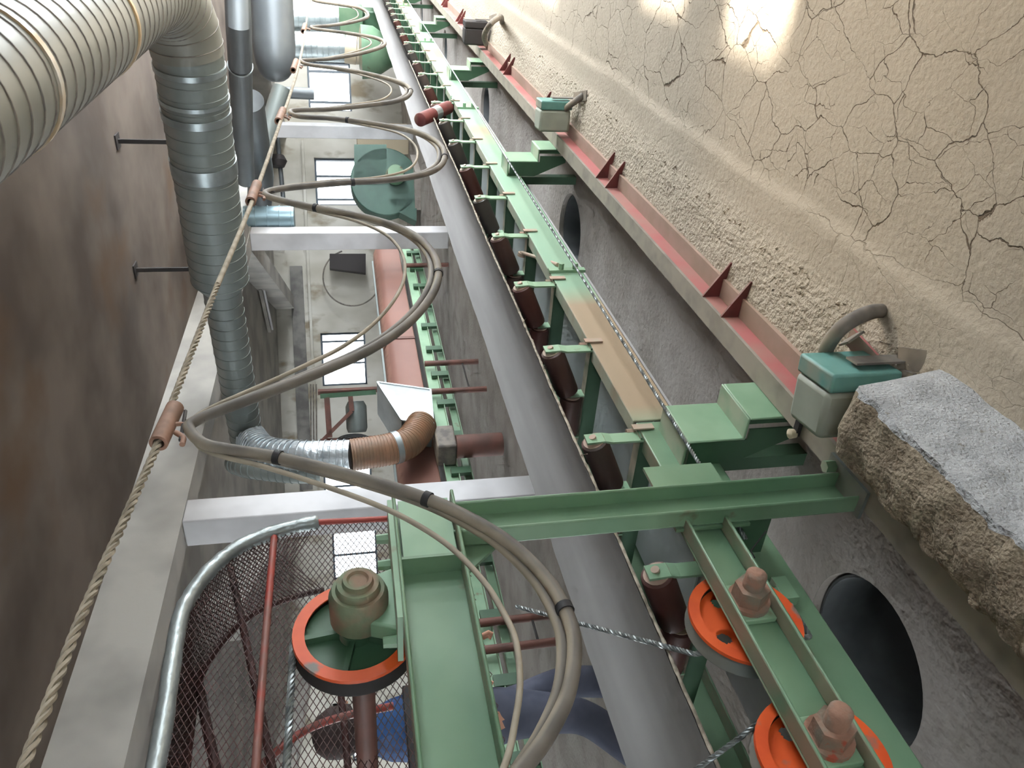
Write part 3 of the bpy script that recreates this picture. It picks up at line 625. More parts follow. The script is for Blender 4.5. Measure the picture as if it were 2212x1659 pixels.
# ------------------------------------------------------------------ warm work lamp beside the near windows
lp = thing('work_lamp', 'warm tin shaded work lamp hanging over the cracked crust', 'lamp', loc=(2.55, -0.55, 1.95))
mb = MB(); mb.lathe([(0, 0.02), (0.02, 0.04), (0.12, 0.15), (0.122, 0.145), (0.02, 0.035)], (2.55, -0.55, 2.0), (0, 0.35, -1), 24); child_at(lp, mb, 'shade', M['galv_dull'])
mb = MB(); mb.tube([(2.55, -0.55, 2.0), (2.55, -0.55, CEIL)], 0.006, 6); child_at(lp, mb, 'cord', M['black'])
sl = bpy.data.lights.new('work_lamp_light', 'SPOT'); sl.energy = 24; sl.color = (1.0, 0.80, 0.56); sl.spot_size = math.radians(62); sl.spot_blend = 0.8; sl.shadow_soft_size = 0.05
so = bpy.data.objects.new('work_lamp_light', sl); C.objects.link(so); so.location = (2.55, -0.5, 1.86); so.rotation_euler = (Vector((2.25, 0.18, 0.03)) - Vector((2.55, -0.5, 1.86))).to_track_quat('-Z', 'Y').to_euler()

# ------------------------------------------------------------------ green carriage frame
PX0, PX1, PY = 1.365, 1.475, 1.300
cf = thing('rope_carriage', 'green steel rope carriage of an upright post and two channel beams', 'carriage', loc=(1.42, PY, 0.17))
mb = MB()   # post: channel open towards the camera
mb.bb((PX0, PY + 0.045, RZ), (PX1, PY + 0.053, 1.30)); mb.bb((PX0, PY, RZ), (PX0 + 0.009, PY + 0.05, 1.30)); mb.bb((PX1 - 0.009, PY, RZ), (PX1, PY + 0.05, 1.30))
child_at(cf, mb, 'post', M['green'], 0.004)
mb = MB(); mb.bb((PX0 - 0.02, PY - 0.03, RZ), (PX1 + 0.05, PY + 0.06, RZ + 0.010)); child_at(cf, mb, 'foot_plate', M['galv_dull'])
mb = MB(); mb.lathe([(0, 0), (0, 0.018), (0.03, 0.018), (0.03, 0)], (PX1 + 0.02, PY - 0.005, RZ + 0.012), (0, 0, 1), 6); child_at(cf, mb, 'foot_bolt', M['green_pale'])
UY = 1.325
mb = MB(); mb.bb((0.3, UY, 1.270), (1.49, UY + 0.009, 1.425)); mb.bb((0.3, UY - 0.055, 1.416), (1.49, UY, 1.425)); mb.bb((0.3, UY - 0.055, 1.270), (1.49, UY, 1.279))
child_at(cf, mb, 'upper_channel', M['green'], 0.004)
mb = MB(); mb.bb((1.262, UY - 0.052, 1.279), (1.27, UY, 1.416)); child_at(cf, mb, 'stiffener', M['green'])
mb = MB(); mb.bb((1.27, UY - 0.030, 1.285), (1.485, UY - 0.022, 1.41)); child_at(cf, mb, 'cover_plate', M['green_pale'])
mb = MB(); mb.prism([(1.47, PY + 0.06, 1.275), (1.27, PY + 0.06, 1.275), (1.40, PY + 0.06, 1.14), (1.47, PY + 0.06, 1.14)], (0, 0.01, 0)); child_at(cf, mb, 'gusset', M['green'])
LY = 1.375
mb = MB(); mb.bb((0.0, LY, 0.56), (1.40, LY + 0.009, 0.678)); mb.bb((0.0, LY - 0.05, 0.669), (1.40, LY, 0.678)); mb.bb((0.0, LY - 0.05, 0.56), (1.40, LY, 0.569))
child_at(cf, mb, 'lower_channel', M['green'], 0.004)
mb = MB(); mb.bb((1.36, PY + 0.055, 0.49), (1.62, PY + 0.065, 0.70)); child_at(cf, mb, 'joint_plate', M['green'])
mb = MB(); mb.bb((1.40, LY, 0.40), (1.50, SY, 0.55)); child_at(cf, mb, 'spacer', M['green_dark'])
for X in (1.11, 0.755):
    mb = MB(); mb.bb((X - 0.055, LY - 0.016, 0.570), (X + 0.055, LY, 0.668)); kp = child_at(cf, mb, 'keeper_plate', M['green_pale'], 0.003)
    mb = MB(); mb.lathe([(0, 0.050), (0.012, 0.050), (0.012, 0.036)], (X, LY - 0.016, 0.618), (0, -1, 0), 18)
    mb.lathe([(0.012, 0.042), (0.052, 0.041), (0.052, 0.020)], (X, LY - 0.016, 0.618), (0, -1, 0), 6)
    mb.lathe([(0.05, 0.025), (0.090, 0.024), (0.096, 0.017), (0.096, 0)], (X, LY - 0.016, 0.618), (0, -1, 0), 14)
    l = cf.location; mb.v = [(v[0] - l[0], v[1] - l[1], v[2] - l[2]) for v in mb.v]; mb.build('axle_nut', M['nut'], kp)
mb = MB(); mb.bb((1.20, SY - 0.035, 0.40), (1.275, SY - 0.005, 0.44)); mb.lathe([(0, 0), (0, .014), (.03, .014), (.03, 0)], (1.24, SY - 0.02, 0.44), (0, 0, 1), 6); child_at(cf, mb, 'clip', M['green_pale'])
# thin wire hanging from the post
mb = MB(); mb.tube([ony(1655, 1147, 1.36), ony(1622, 1190, 1.37), ony(1630, 1205, 1.37)], 0.0022, 5); tag(mb.build('tie_wire', M['black']), 'thin dark tie wire below the foot of the green post', 'wire')

# ------------------------------------------------------------------ rope sheaves
def sheave(c, r, label, disc_m, rim_m, hub_out=0.0, holes=True):
    t = thing('rope_sheave', label, 'pulley', 'rope sheaves', loc=c)
    w_ = 0.05
    rp = [(-w_ / 2, r), (-w_ / 2, r * 0.97), (-w_ / 2 - 0.002, r * 0.84), (-w_ / 2 + 0.008, r * 0.84)]
    mb = MB(); mb.lathe([(-w_ / 2 + 0.004, r * 0.80), (-w_ / 2, r * 0.80), (-w_ / 2, r * 0.99), (-w_ / 2 + 0.008, r)], (0, 0, 0), (0, 1, 0), 48); mb.build('painted_rim', rim_m, t)
    mb = MB(); mb.lathe([(-w_ / 2 + 0.008, r), (-0.006, r * 0.9), (0.006, r * 0.9), (w_ / 2 - 0.004, r), (w_ / 2, r), (w_ / 2, r * 0.8), (0.006, r * 0.8)], (0, 0, 0), (0, 1, 0), 48); mb.build('groove', M['galv_dull'] if holes else M['dark_steel'], t)
    mb = MB()
    if holes:
        # web plate with four lightening holes: ring sectors
        n = 128; ri, ro_ = r * 0.25, r * 0.80
        rings = []
        K = 22
        vs = []
        for j in range(K + 1):
            rr2 = ri + (ro_ - ri) * j / K
            for k in range(n): vs.append((math.cos(2 * math.pi * k / n) * rr2, 0, math.sin(2 * math.pi * k / n) * rr2))
        fs = []
        for j in range(K):
            for k in range(n):
                rm = ri + (ro_ - ri) * (j + .5) / K; am = 2 * math.pi * (k + .5) / n
                hole = any((rm * math.cos(am) - 0.55 * r * math.cos(q)) ** 2 + (rm * math.sin(am) - 0.55 * r * math.sin(q)) ** 2 < (0.15 * r) ** 2 for q in (0.5, 0.5 + math.pi / 2, 0.5 + math.pi, 0.5 + 1.5 * math.pi))
                if not hole: fs.append((j * n + k, j * n + (k + 1) % n, (j + 1) * n + (k + 1) % n, (j + 1) * n + k))
        b2 = [(v[0], 0.008, v[2]) for v in vs]; vs = [(v[0], -0.008, v[2]) for v in vs]
        mb.add(vs, fs); mb.add(b2, [f[::-1] for f in fs])
    else:
        mb.lathe([(-0.006, r * 0.1), (-0.006, r * 0.82), (0.006, r * 0.82)], (0, 0, 0), (0, 1, 0), 48)
    mb.build('web', disc_m, t)
    if not holes:
        for k in range(5):
            a_ = 2 * math.pi * k / 5 + 0.4; mb = MB(); mb.bar((math.cos(a_) * r * .25, -0.016, math.sin(a_) * r * .25), (math.cos(a_) * r * .8, -0.012, math.sin(a_) * r * .8), 0.012, 0.022, up=(0, 1, 0)); mb.build('spoke_rib', disc_m, t)
    mb = MB(); mb.lathe([(-0.03, 0), (-0.03, r * 0.27), (0.03, r * 0.27), (0.03, 0)], (0, 0, 0), (0, 1, 0), 24); mb.build('hub', disc_m, t)
    return t
sheave((1.11, 1.437, 0.610), 0.137, 'orange rope sheave behind the lower green channel, nearer the upright post', M['orange'], M['orange'])
sheave((0.755, 1.437, 0.610), 0.137, 'orange rope sheave behind the lower green channel at the picture edge', M['orange'], M['orange'])
us = sheave((1.215, 1.455, 1.525), 0.142, 'green spoked rope sheave with a worn orange rim on the upper channel', M['green_dark'], M['orange'], holes=False)
# bearing of the upper sheave
be = thing('pillow_bearing', 'dusty green bearing housing on top of the upper channel', 'bearing', loc=(1.235, 1.39, 1.425))
mb = MB(); mb.lathe([(0.006, 0), (0.006, 0.020), (0, 0.024), (0, 0.032), (0.012, 0.035), (0.012, 0.046), (0.03, 0.050), (0.03, 0.058), (0.05, 0.066), (0.12, 0.066), (0.125, 0.05)], (1.228, 1.285, 1.515), (0, 1, 0), 28); child_at(be, mb, 'housing', M['bearing'])
mb = MB(); mb.prism([(1.14, 1.36, 1.425), (1.33, 1.36, 1.425), (1.30, 1.36, 1.50), (1.17, 1.36, 1.50)], (0, 0.05, 0)); child_at(be, mb, 'foot', M['green_pale'], 0.006)
mb = MB(); mb.bb((1.10, UY - 0.05, 1.425), (1.47, UY + 0.09, 1.437)); child_at(be, mb, 'base_plate', M['green_pale'])
for X in (1.13, 1.36, 1.45):
    mb = MB(); mb.lathe([(0, 0), (0, 0.014), (0.03, 0.012), (0.03, 0)], (X, 1.385, 1.437), (0, 0, 1), 6); child_at(be, mb, 'bolt', M['green_pale'])
mb = MB(); mb.tube([(1.215, 1.48, 1.515), (1.215, 2.6, 1.515)], 0.028, 20); tag(mb.build('sheave_shaft', M['brown_pipe']), 'rusty brown shaft running back from the upper sheave', 'shaft')
# ropes
rope_strands('wire_rope', [(1.215, 1.455, 1.665), (0.9, 1.455, 1.665), (0.3, 1.455, 1.66)], 0.0085, 'silver wire rope leaving the top of the upper sheave', 'wire rope', M['rope'], 110)
p0 = Vector((1.02, 1.437, 0.478)); p1 = ony(1115, 1310, 2.75)
rope_strands('wire_rope', [Vector((1.15, 1.437, 0.464)), p0 + Vector((0.03, 0.0, -0.012)), ony(1500, 1413, 1.50), ony(1115, 1310, 1.95)], 0.007, 'frayed wire rope slanting across the belt to the orange sheave', 'wire rope', M['rope'], 130)
rope_strands('wire_rope', [Vector((0.86, 1.437, 0.69)), ony(1600, 1592, 1.47), ony(1500, 1665, 1.6), ony(1380, 1760, 1.8)], 0.006, 'short wire rope running off the edge from the lower orange sheave', 'wire rope', M['rope'], 130)

# ------------------------------------------------------------------ mesh guard
GY = 1.9
mg = thing('mesh_guard', 'dark red expanded mesh guard with a silver taped rounded edge', 'guard', loc=(1.7, GY, 1.2))
arc = [(0.1, 2.03), (1.24, 2.035), (1.53, 2.045), (1.72, 2.05), (1.82, 2.03), (1.92, 1.985), (2.0, 1.92), (2.05, 1.84), (2.085, 1.74), (2.10, 1.65)]
arcP = smooth_pts([(x, GY, z) for x, z in arc], 6)
mb = MB(); mb.tube(arcP, 0.026, 10, rf=lambda i, t: 0.025 + 0.005 * noise.noise((i * 0.6, 2, 0))); child_at(mg, mb, 'taped_edge', M['tape_silver'])
mb = MB(); mb.tube([(2.10, GY, 1.66), (2.08, GY, 1.2)], 0.011, 8); child_at(mg, mb, 'edge_rod', M['red'])
def arc_z(x):
    for (xa, za), (xb, zb) in zip(arc[:-1], arc[1:]):
        if xa <= x <= xb: return za + (zb - za) * (x - xa) / (xb - xa)
    return 1.2
GD = 0.34
arcB = [p + Vector((0, GD, 0)) for p in arcP]
mb = MB(); mb.tube(arcB, 0.011, 8); child_at(mg, mb, 'back_edge', M['darkred'])
def strand(mb, a, b_, wd=0.0019): mb.bar(a, b_, wd, 0.0018, up=(0, 1, 0))
def clip_lines(sl, step, y, mb):
    # diagonal strands over the panel x 0.5..2.09, z 1.15..arc
    for c in np.arange(-3, 5, step):
        pts = []
        N_ = 60; seg = None
        for k in range(N_ + 1):
            x = 0.55 + 1.54 * k / N_; z = c + sl * x
            ok = 1.15 < z < arc_z(min(x, 2.09)) - 0.01
            if ok:
                if seg is None: seg = [Vector((x, y, z)), Vector((x, y, z))]
                else: seg[1] = Vector((x, y, z))
        if seg and (seg[1] - seg[0]).length > 0.03: strand(mb, seg[0], seg[1])
mb = MB(); clip_lines(0.55, 0.019, GY + 0.004, mb); clip_lines(-0.55, 0.019, GY + 0.007, mb); o = child_at(mg, mb, 'mesh_panel', M['darkred']); o['kind'] = 'stuff'
# mesh roof between the front and the back edge
mb = MB(); S_ = [0]
for a, b_ in zip(arcP[:-1], arcP[1:]): S_.append(S_[-1] + (b_ - a).length)
def on_arc(s):
    for i in range(len(S_) - 1):
        if S_[i] <= s <= S_[i + 1]: return arcP[i].lerp(arcP[i + 1], (s - S_[i]) / max(1e-6, S_[i + 1] - S_[i]))
    return arcP[-1]
for s in np.arange(0.3, S_[-1] - 0.2, 0.014):
    for sg in (1, -1):
        a = on_arc(s if sg > 0 else s + 0.2); b_ = on_arc(s + 0.2 if sg > 0 else s) + Vector((0, GD, 0))
        m_ = (on_arc(s + 0.1) + Vector((0, GD / 2, 0)))
        mb.bar(a, m_, 0.004, 0.0025); mb.bar(m_, b_, 0.004, 0.0025)
o = child_at(mg, mb, 'mesh_roof', M['darkred']); o['kind'] = 'stuff'
for nm, pts, r, mm in (('brace_rod', [ony(592, 1160, GY), ony(570, 1420, GY), ony(548, 1720, GY)], 0.012, 'red'),
                      ('brace_rod', [ony(497, 1222, GY + .17), ony(545, 1450, GY + .17), ony(592, 1680, GY + .17)], 0.012, 'darkred'),
                      ('brace_rod', [ony(425, 1460, GY + GD), ony(445, 1560, GY + GD), ony(470, 1680, GY + GD)], 0.016, 'darkred'),
                      ('hoop_rod', [ony(545, 1670, GY + .2), ony(640, 1590, GY + .2), ony(725, 1552, GY + .2), ony(850, 1525, GY + .2)], 0.012, 'red'),
                      ('brace_rod', [ony(735, 1490, GY + .25), ony(745, 1580, GY + .25), ony(755, 1700, GY + .25)], 0.011, 'darkred')):
    mb = MB(); mb.tube(smooth_pts(pts, 5), r, 8); child_at(mg, mb, nm, M[mm])
# dark cabinet edge behind the upper channel
mb = MB(); a = ony(868, 1480, 2.2); b_ = ony(905, 1720, 2.2); mb.bb((b_.x, 2.2, b_.z - 0.10), (a.x, 2.24, a.z)); o = mb.build('dark_panel', M['black'], None, 0.005); tag(o, 'narrow black panel behind the upper green channel', 'panel')

# ------------------------------------------------------------------ festoon: carrier wire, trolleys, looped cables
FY_ = 1.0
wp = [ony(*p, FY_) for p in [(50, 1659), (180, 1320), (335, 975), (372, 870), (470, 615), (547, 430), (600, 280), (628, 200), (648, 130), (660, 60), (668, 5)]]
wp = [wp[0] + (wp[0] - wp[1]) * 1.2] + wp + [wp[-1] + Vector((2.5, 0, 0.0)), Vector((18, 1.0, 2.1))]
k_ = 5
rope_strands('carrier_rope', wp[:k_ + 1], 0.0085, 'dusty twisted carrier rope of the cable festoon, near stretch', 'rope', M['cord'], 95, ns=3)
mb = MB(); mb.tube(smooth_pts(wp[k_:], 3), 0.0085, 8); tag(mb.build('carrier_rope', M['cord']), 'dusty carrier rope of the cable festoon, far stretch', 'rope')
TR = [((342, 958), (378, 880)), ((541, 436), (555, 398)), ((601, 262), (611, 238)), ((633, 152), (640, 132)), ((655, 68), (659, 54))]
tl = ['nearest brown pipe trolley on the festoon rope', 'second pipe trolley on the festoon rope, in front of the wide grey duct', 'third pipe trolley on the festoon rope by the far column', 'fourth small trolley on the festoon rope', 'fifth tiny trolley on the festoon rope']
for i, (pa, pb) in enumerate(TR):
    a = ony(*pa, FY_); b_ = ony(*pb, FY_); d = (b_ - a); L = d.length; d.normalize()
    t = thing('cable_trolley', tl[i], 'trolley', 'festoon cable trolleys', loc=(a + b_) / 2)
    mb = MB(); R_ = 0.019; mb.lathe([(0, R_ * .62), (0, R_), (L, R_), (L, R_ * .62), (0, R_ * .62)], a, d, 16); child_at(t, mb, 'sleeve', M['sleeve'])
    c_ = (a + b_) / 2
    mb = MB(); mb.tube(smooth_pts([c_ + Vector((0, 0, -0.016)), c_ + Vector((0, 0, -0.03)), c_ + Vector((0.0, 0.008, -0.05))], 4), 0.005, 8)
    mb.tube(smooth_pts([c_ + Vector((-0.03, 0, -0.022)), c_ + Vector((-0.05, 0, -0.04)), c_ + Vector((-0.075, 0, -0.042))], 4), 0.006, 8); child_at(t, mb, 'hook', M['sleeve'])
    mb = MB(); mb.tube([c_ + Vector((0.012, 0, -0.03)), c_ + Vector((0.012, 0, -0.075))], 0.003, 6); mb.tube([c_ + Vector((-0.06, 0.0, -0.036)), c_ + Vector((0.05, 0.0, -0.030))], 0.004, 6); child_at(t, mb, 'pin', M['dark_steel'])
LOOPS = [
 [(1045, 1760), (1130, 1659), (1185, 1585), (1228, 1495), (1241, 1400), (1226, 1330), (1182, 1252), (1100, 1172), (1000, 1112), (900, 1070), (760, 1028), (600, 988), (500, 972), (440, 958), (408, 925)],
 [(408, 925), (425, 908), (480, 885), (600, 840), (700, 800), (800, 755), (880, 700), (930, 642), (947, 590), (930, 540), (880, 500), (800, 472), (700, 452), (620, 436), (575, 422)],
 [(575, 422), (585, 412), (640, 404), (740, 395), (850, 388), (930, 372), (960, 345), (950, 312), (900, 285), (800, 266), (720, 256), (650, 252), (628, 244)],
 [(628, 244), (640, 238), (710, 236), (790, 228), (860, 218), (887, 200), (870, 180), (800, 160), (730, 148), (670, 140), (650, 132)],
 [(650, 132), (662, 130), (720, 126), (790, 113), (830, 98), (820, 84), (770, 74), (710, 66), (680, 62), (672, 58)],
 [(672, 58), (685, 57), (740, 52), (785, 42), (796, 32), (780, 18), (730, 10), (690, 4), (676, 0)]]
def cable(name, dy, dpx, r, m, label, sag=1.0, ties=()):
    pts = []
    for L_ in LOOPS:
        q = []
        for j, (px_, py_) in enumerate(L_):
            t_ = j / (len(L_) - 1); wob = math.sin(t_ * math.pi)
            p = ony(px_, py_, FY_ + dy); top = max(ony(*L_[0], FY_).z, ony(*L_[-1], FY_).z)
            p.z = top - (top - p.z) * (1 + (sag - 1) * wob) + dpx * wob * 0.001
            p.x += dpx * 0.0012 * math.sin(t_ * 6.28)
            q.append(p)
        pts += q if not pts else q[1:]
    P = smooth_pts(pts, 5)
    t = thing(name, label, 'cable', 'festoon cables', loc=P[0])
    mb = MB(); mb.tube(P, r, 10); child_at(t, mb, 'sheath', m)
    return t, P
c1, P1 = cable('festoon_cable', 0.0, 0, 0.0125, M['cable'], 'thick dusty grey cable hanging in loops from the carrier rope')
c2, P2 = cable('festoon_cable', 0.016, 5, 0.0105, M['cable'], 'second dusty cable bundled behind the thick looped one', 0.972)
c3, P3 = cable('festoon_cable', 0.012, 22, 0.0055, M['cable_thin'], 'thin pale cable hanging in shallower loops beside the thick ones', 0.86)
for (px_, py_) in ((1216, 1318), (598, 988), (930, 1084), (950, 592), (680, 450), (758, 394), (962, 340), (745, 262), (886, 196)):
    q = ony(px_, py_, FY_); i = min(range(1, len(P1) - 1), key=lambda k: (P1[k] - q).length)
    d = (P1[i + 1] - P1[i - 1]).normalized(); mb = MB(); mb.lathe([(-0.007, 0.0125), (-0.007, 0.0155), (0.007, 0.0155), (0.007, 0.0125)], P1[i], d, 14); child_at(c1, mb, 'cable_tie', M['black'])

# ------------------------------------------------------------------ ducts
def duct(name, pts, r, m, label, ribs=0.0, ribr=0.006, rib_m=None, bands=(), band_m=None, n=32, rf=None, group=None):
    P = [Vector(p) for p in pts]
    t = thing(name, label, 'duct', group, loc=P[0])
    mb = MB(); mb.tube(P, r, n, rf=rf); child_at(t, mb, 'shell', m)
    tot = [0]
    for a, b_ in zip(P[:-1], P[1:]): tot.append(tot[-1] + (b_ - a).length)
    def at(s):
        for i in range(len(P) - 1):
            if tot[i] <= s <= tot[i + 1] + 1e-6:
                u = (s - tot[i]) / (tot[i + 1] - tot[i]); return P[i].lerp(P[i + 1], u), (P[i + 1] - P[i]).normalized(), (i + u) / (len(P) - 1)
        return P[-1], (P[-1] - P[-2]).normalized(), 1.0
    if ribs:
        mb = MB()
        for s in np.arange(ribs, tot[-1], ribs):
            p, d, u = at(s); rr_ = rf(0, u) if rf else r
            mb.lathe([(-0.006, rr_ * 0.995), (-0.003, rr_ + ribr), (0.003, rr_ + ribr), (0.006, rr_ * 0.995)], p, d, n)
        child_at(t, mb, 'seam_ribs', rib_m or m)
    for (s, wd) in bands:
        p, d, u = at(s); rr_ = rf(0, u) if rf else r
        mb = MB(); mb.lathe([(-wd / 2, rr_), (-wd / 2, rr_ + 0.009), (wd / 2, rr_ + 0.009), (wd / 2, rr_)], p, d, n); child_at(t, mb, 'joint_band', band_m or m)
    return t
BD = (0.608, 2.646)
duct('spiral_duct', smooth_pts([(0.4, BD[0], BD[1]), (3.0, BD[0], BD[1]), (5.2, BD[0], BD[1]), (5.75, 0.64, BD[1] - .01), (6.05, 0.74, 2.60), (6.17, 0.9, 2.57), (6.22, 1.08, 2.56)], 5), 0.25, M['duct_white'], 'large pale spiral seamed duct overhead in the near corner', 0.12, 0.004, M['hose'], ((2.46, 0.035), (3.7, 0.03)), M['tape'], 40)
a = Vector((6.22, 1.06, 2.56)); b_ = Vector((6.62, 3.02, 2.632))
duct('ceiling_duct', [a, a.lerp(b_, .25), a.lerp(b_, .5), a.lerp(b_, .75), b_], 0.243, M['galv_dull'], 'wide grey spiral duct hung on rods below the ceiling', 0.10, 0.0035, None, ((0.12, 0.04), (0.35, 0.03), (0.47, 0.06), (0.9, 0.12)), M['galv'], 40)
c_ = Vector((7.0, 5.1, 2.665)); b2 = b_ + (c_ - b_).normalized() * 0.12
L_ = (c_ - b_).length
duct('ceiling_duct', [b_, b2, b2.lerp(c_, .33), b2.lerp(c_, .66), c_], 0.165, M['galv_dull'], 'narrower grey duct continuing from the wide ceiling duct', 0.12, 0.004, None, (), None, 32, rf=lambda i, t: 0.243 - (0.078) * min(1, t * 4))
for i, (p, q) in enumerate((((258, 305), (358, 315)), ((297, 583), (406, 587)))):
    top = onz(*p, CEIL - 0.02); bt = ony(*q, top.y)
    t = thing('hanger_rod', ['dark hanger rod of the wide duct, nearer the picture top', 'dark hanger rod of the wide duct, nearer its narrow end'][i], 'hanger rod', 'duct hanger rods', loc=top)
    mb = MB(); mb.bar((top.x, top.y, CEIL), (top.x, top.y, CEIL - 0.62), 0.035, 0.02, up=(1, 0, 0)); child_at(t, mb, 'rod', M['dark_steel'])
    mb = MB(); mb.bb((top.x - .06, top.y - .06, CEIL - 0.012), (top.x + .06, top.y + .06, CEIL)); child_at(t, mb, 'top_plate', M['dark_steel'])
duct('smooth_pipe', [HR(8.0, 4.6, 2.47), HR(8.0, 3.71, 2.47), HR(9.8, 3.35, 2.70), HR(11.3, 3.05, 2.88)], 0.125, M['duct_grey'], 'long smooth grey pipe beside the wide ceiling duct', 0, 0, None, ((0.5, .02), (1.6, .02)), M['galv'])
duct('smooth_pipe', [HR(10.6, 3.9, 2.7), HR(12.2, 3.35, 2.76), HR(13.4, 3.0, 2.95)], 0.19, M['duct_grey'], 'dark grey pipe behind the long smooth pipe')
def capr(i, t): return 0.255 * math.sqrt(max(0.0004, 1 - max(0, (t - 0.72) / 0.28) ** 2))
cp0 = HR(9.8, 5.6, 2.30); cp1 = HR(9.8, 3.86, 2.28)
duct('capped_duct', [cp0.lerp(cp1, q) for q in (0, .3, .6, .72, .76, .8, .84, .88, .91, .94, .965, .985, 1.0)], 0.255, M['duct_grey'], 'broad dark duct with a rounded closed end near the picture top', 0, rf=lambda i, t: 0.255 if i < 3 else 0.255 * math.sqrt(max(0.0003, 1 - ((i - 3) / 9.0) ** 2 * 0.999)) )
duct('slanting_pipe', [onh(608, 190, 14.5), onh(585, 260, 14.5), onh(560, 345, 14.5)], 0.16, M['galv_dull'], 'shiny slanting pipe behind the third trolley')
duct('stub_pipe', [onh(618, 200, 15.5), onh(678, 203, 15.5)], 0.11, M['duct_grey'], 'short dark stub pipe in front of the far window')
duct('vertical_duct', [onh(528, 472, 12.0), onh(636, 472, 12.0)], 0.185, M['blue_duct'], 'shiny blue grey vertical duct section beside the second column', 0.17, 0.012)
vd = duct('vertical_duct', [onh(600, 98, 16), onh(640, 100, 16), onh(746, 103, 16)], 0.28, M['galv'], 'shiny spiral vertical duct above the green cyclone', 0.11, 0.01)
cy = thing('cyclone', 'green cyclone with beige collars under the shiny vertical duct', 'cyclone', loc=onh(850, 130, 16))
d0 = onh(746, 104, 16); d1 = onh(800, 112, 16)
mb = MB(); mb.lathe([(0, 0.29), (0.23, 0.29)], d0, d1 - d0, 24); child_at(cy, mb, 'collar', M['tan_panel'])
mb = MB(); mb.lathe([(0.24, 0.28), (0.44, 0.26)], d0, d1 - d0, 24); child_at(cy, mb, 'lower_collar', M['tan_panel'])
mb = MB(); e0 = onh(775, 112, 16); mb.lathe([(0, 0.30), (0.05, 0.52), (0.3, 0.50), (0.65, 0.28), (1.2, 0.15)], e0, (0, 0, -1), 28); child_at(cy, mb, 'cone', M['green'])
vd2 = duct('vertical_duct', [onh(600, 36, 17), onh(650, 38, 17), onh(735, 40, 17)], 0.29, M['galv'], 'second shiny vertical duct above the green filter box', 0.11, 0.01)
fb = MB(); p = onh(758, 45, 17); fb.box(p, (0.6, 0.6, 0.5)); o = fb.build('filter_box', M['green'], None, 0.02); tag(o, 'green filter box under the second shiny duct', 'filter box')
mb = MB(); p = onh(850, 70, 17.5); mb.box((p.x, p.y, 0.55), (0.7, 0.9, 1.1)); o = mb.build('machine_base', M['green_dark'], None, 0.03); tag(o, 'dark green machine base at the foot of the far wall', 'machine')
# fan housing between the second and third columns
fn = thing('fan_housing', 'big dark green snail shaped fan housing by the far wall', 'fan', loc=HR(16, 4.3, 0))
fc = onh(832, 392, 16); n_ = 40
pl = [fc + Vector(tuple(RR * (0.70 * math.cos(a)))) + Vector((0, 0, 0.70 * math.sin(a))) for a in np.linspace(0, 2 * math.pi, n_ + 1)[:-1]]
mb = MB(); mb.prism(pl, HH * 0.5); child_at(fn, mb, 'scroll', M['fan_green'], 0.02)
mb = MB(); q0 = onh(765, 312, 16); q1 = onh(835, 312, 16); q2 = onh(835, 400, 16); q3 = onh(765, 400, 16); mb.prism([q0, q1, q2, q3], HH * 0.5); child_at(fn, mb, 'outlet', M['fan_green'])
mb = MB(); mb.prism([onh(840, 430, 16), onh(900, 430, 16), onh(900, 478, 16), onh(855, 455, 16)], HH * 0.5); child_at(fn, mb, 'foot', M['fan_green'])
mb = MB(); mb.lathe([(0, 0), (0, 0.16), (0.25, 0.2), (0.25, 0)], onh(855, 372, 15.7), HH, 20); child_at(fn, mb, 'motor', M['green'])
mb = MB(); mb.bb((fc.x - 0.3, fc.y - 0.3, 0), (fc.x + 0.9, fc.y + 0.5, 0.12)); child_at(fn, mb, 'plinth', M['concrete'])
vp = thing('wall_pipe', 'slim grey pipe with a round valve under the ceiling between the far columns', 'pipe', loc=onh(600, 340, 17.5))
mb = MB(); mb.tube([onh(598, 285, 17.5), onh(604, 345, 17.5), onh(612, 430, 17.5)], 0.05, 10); child_at(vp, mb, 'pipe_run', M['duct_grey'])
mb = MB(); q = onh(600, 348, 17.4); mb.lathe([(-.12, 0), (-.12, .14), (0, .2), (.12, .14), (.12, 0)], q, RR, 16); child_at(vp, mb, 'valve', M['dark_steel'])
# ceiling lamp and small junctions beyond the columns
la = HR(16.2, 2.2, CEIL - 0.06); lb = HR(17.6, 1.45, CEIL - 0.06)
t = thing('strip_lamp', 'unlit dusty strip lamp on the ceiling beyond the columns', 'lamp', loc=la)
mb = MB(); mb.bar(la, lb, 0.16, 0.06); child_at(t, mb, 'housing', M['beam']); mb = MB(); mb.tube([la + Vector((0, 0, -.06)), lb + Vector((0, 0, -.06))], 0.025, 8); child_at(t, mb, 'tube', M['column'])

# ------------------------------------------------------------------ second conveyor under the brown hood
HYn = 5.0
hc = thing('hooded_conveyor', 'second conveyor under a brown red hood on a green frame', 'conveyor', loc=(7, HYn + .3, 0))
for i, (xa, xb) in enumerate(((2.2, 5.55), (5.6, 8.95), (9.0, 12.2))):
    mb = MB(); prof = [(HYn, 0.70), (HYn, 0.98), (HYn + 0.06, 1.06), (HYn + 0.16, 1.105), (HYn + 0.45, 1.11), (HYn + 0.62, 1.02), (HYn + 0.62, 0.70)]
    mb.prism([(xa, y, z) for y, z in prof], (xb - xa, 0, 0)); child_at(hc, mb, 'hood', M['brown_hood'], 0.01)
    mb = MB(); mb.bb((xb - 0.01, HYn - 0.012, 0.70), (xb + 0.05, HYn + 0.02, 0.99)); child_at(hc, mb, 'joint_strip', M['brown_pipe'])
mb = MB(); mb.bb((2.2, HYn + 0.3, 1.11), (12.2, HYn + 0.36, 1.135)); child_at(hc, mb, 'ridge_pipe', M['galv_dull'])
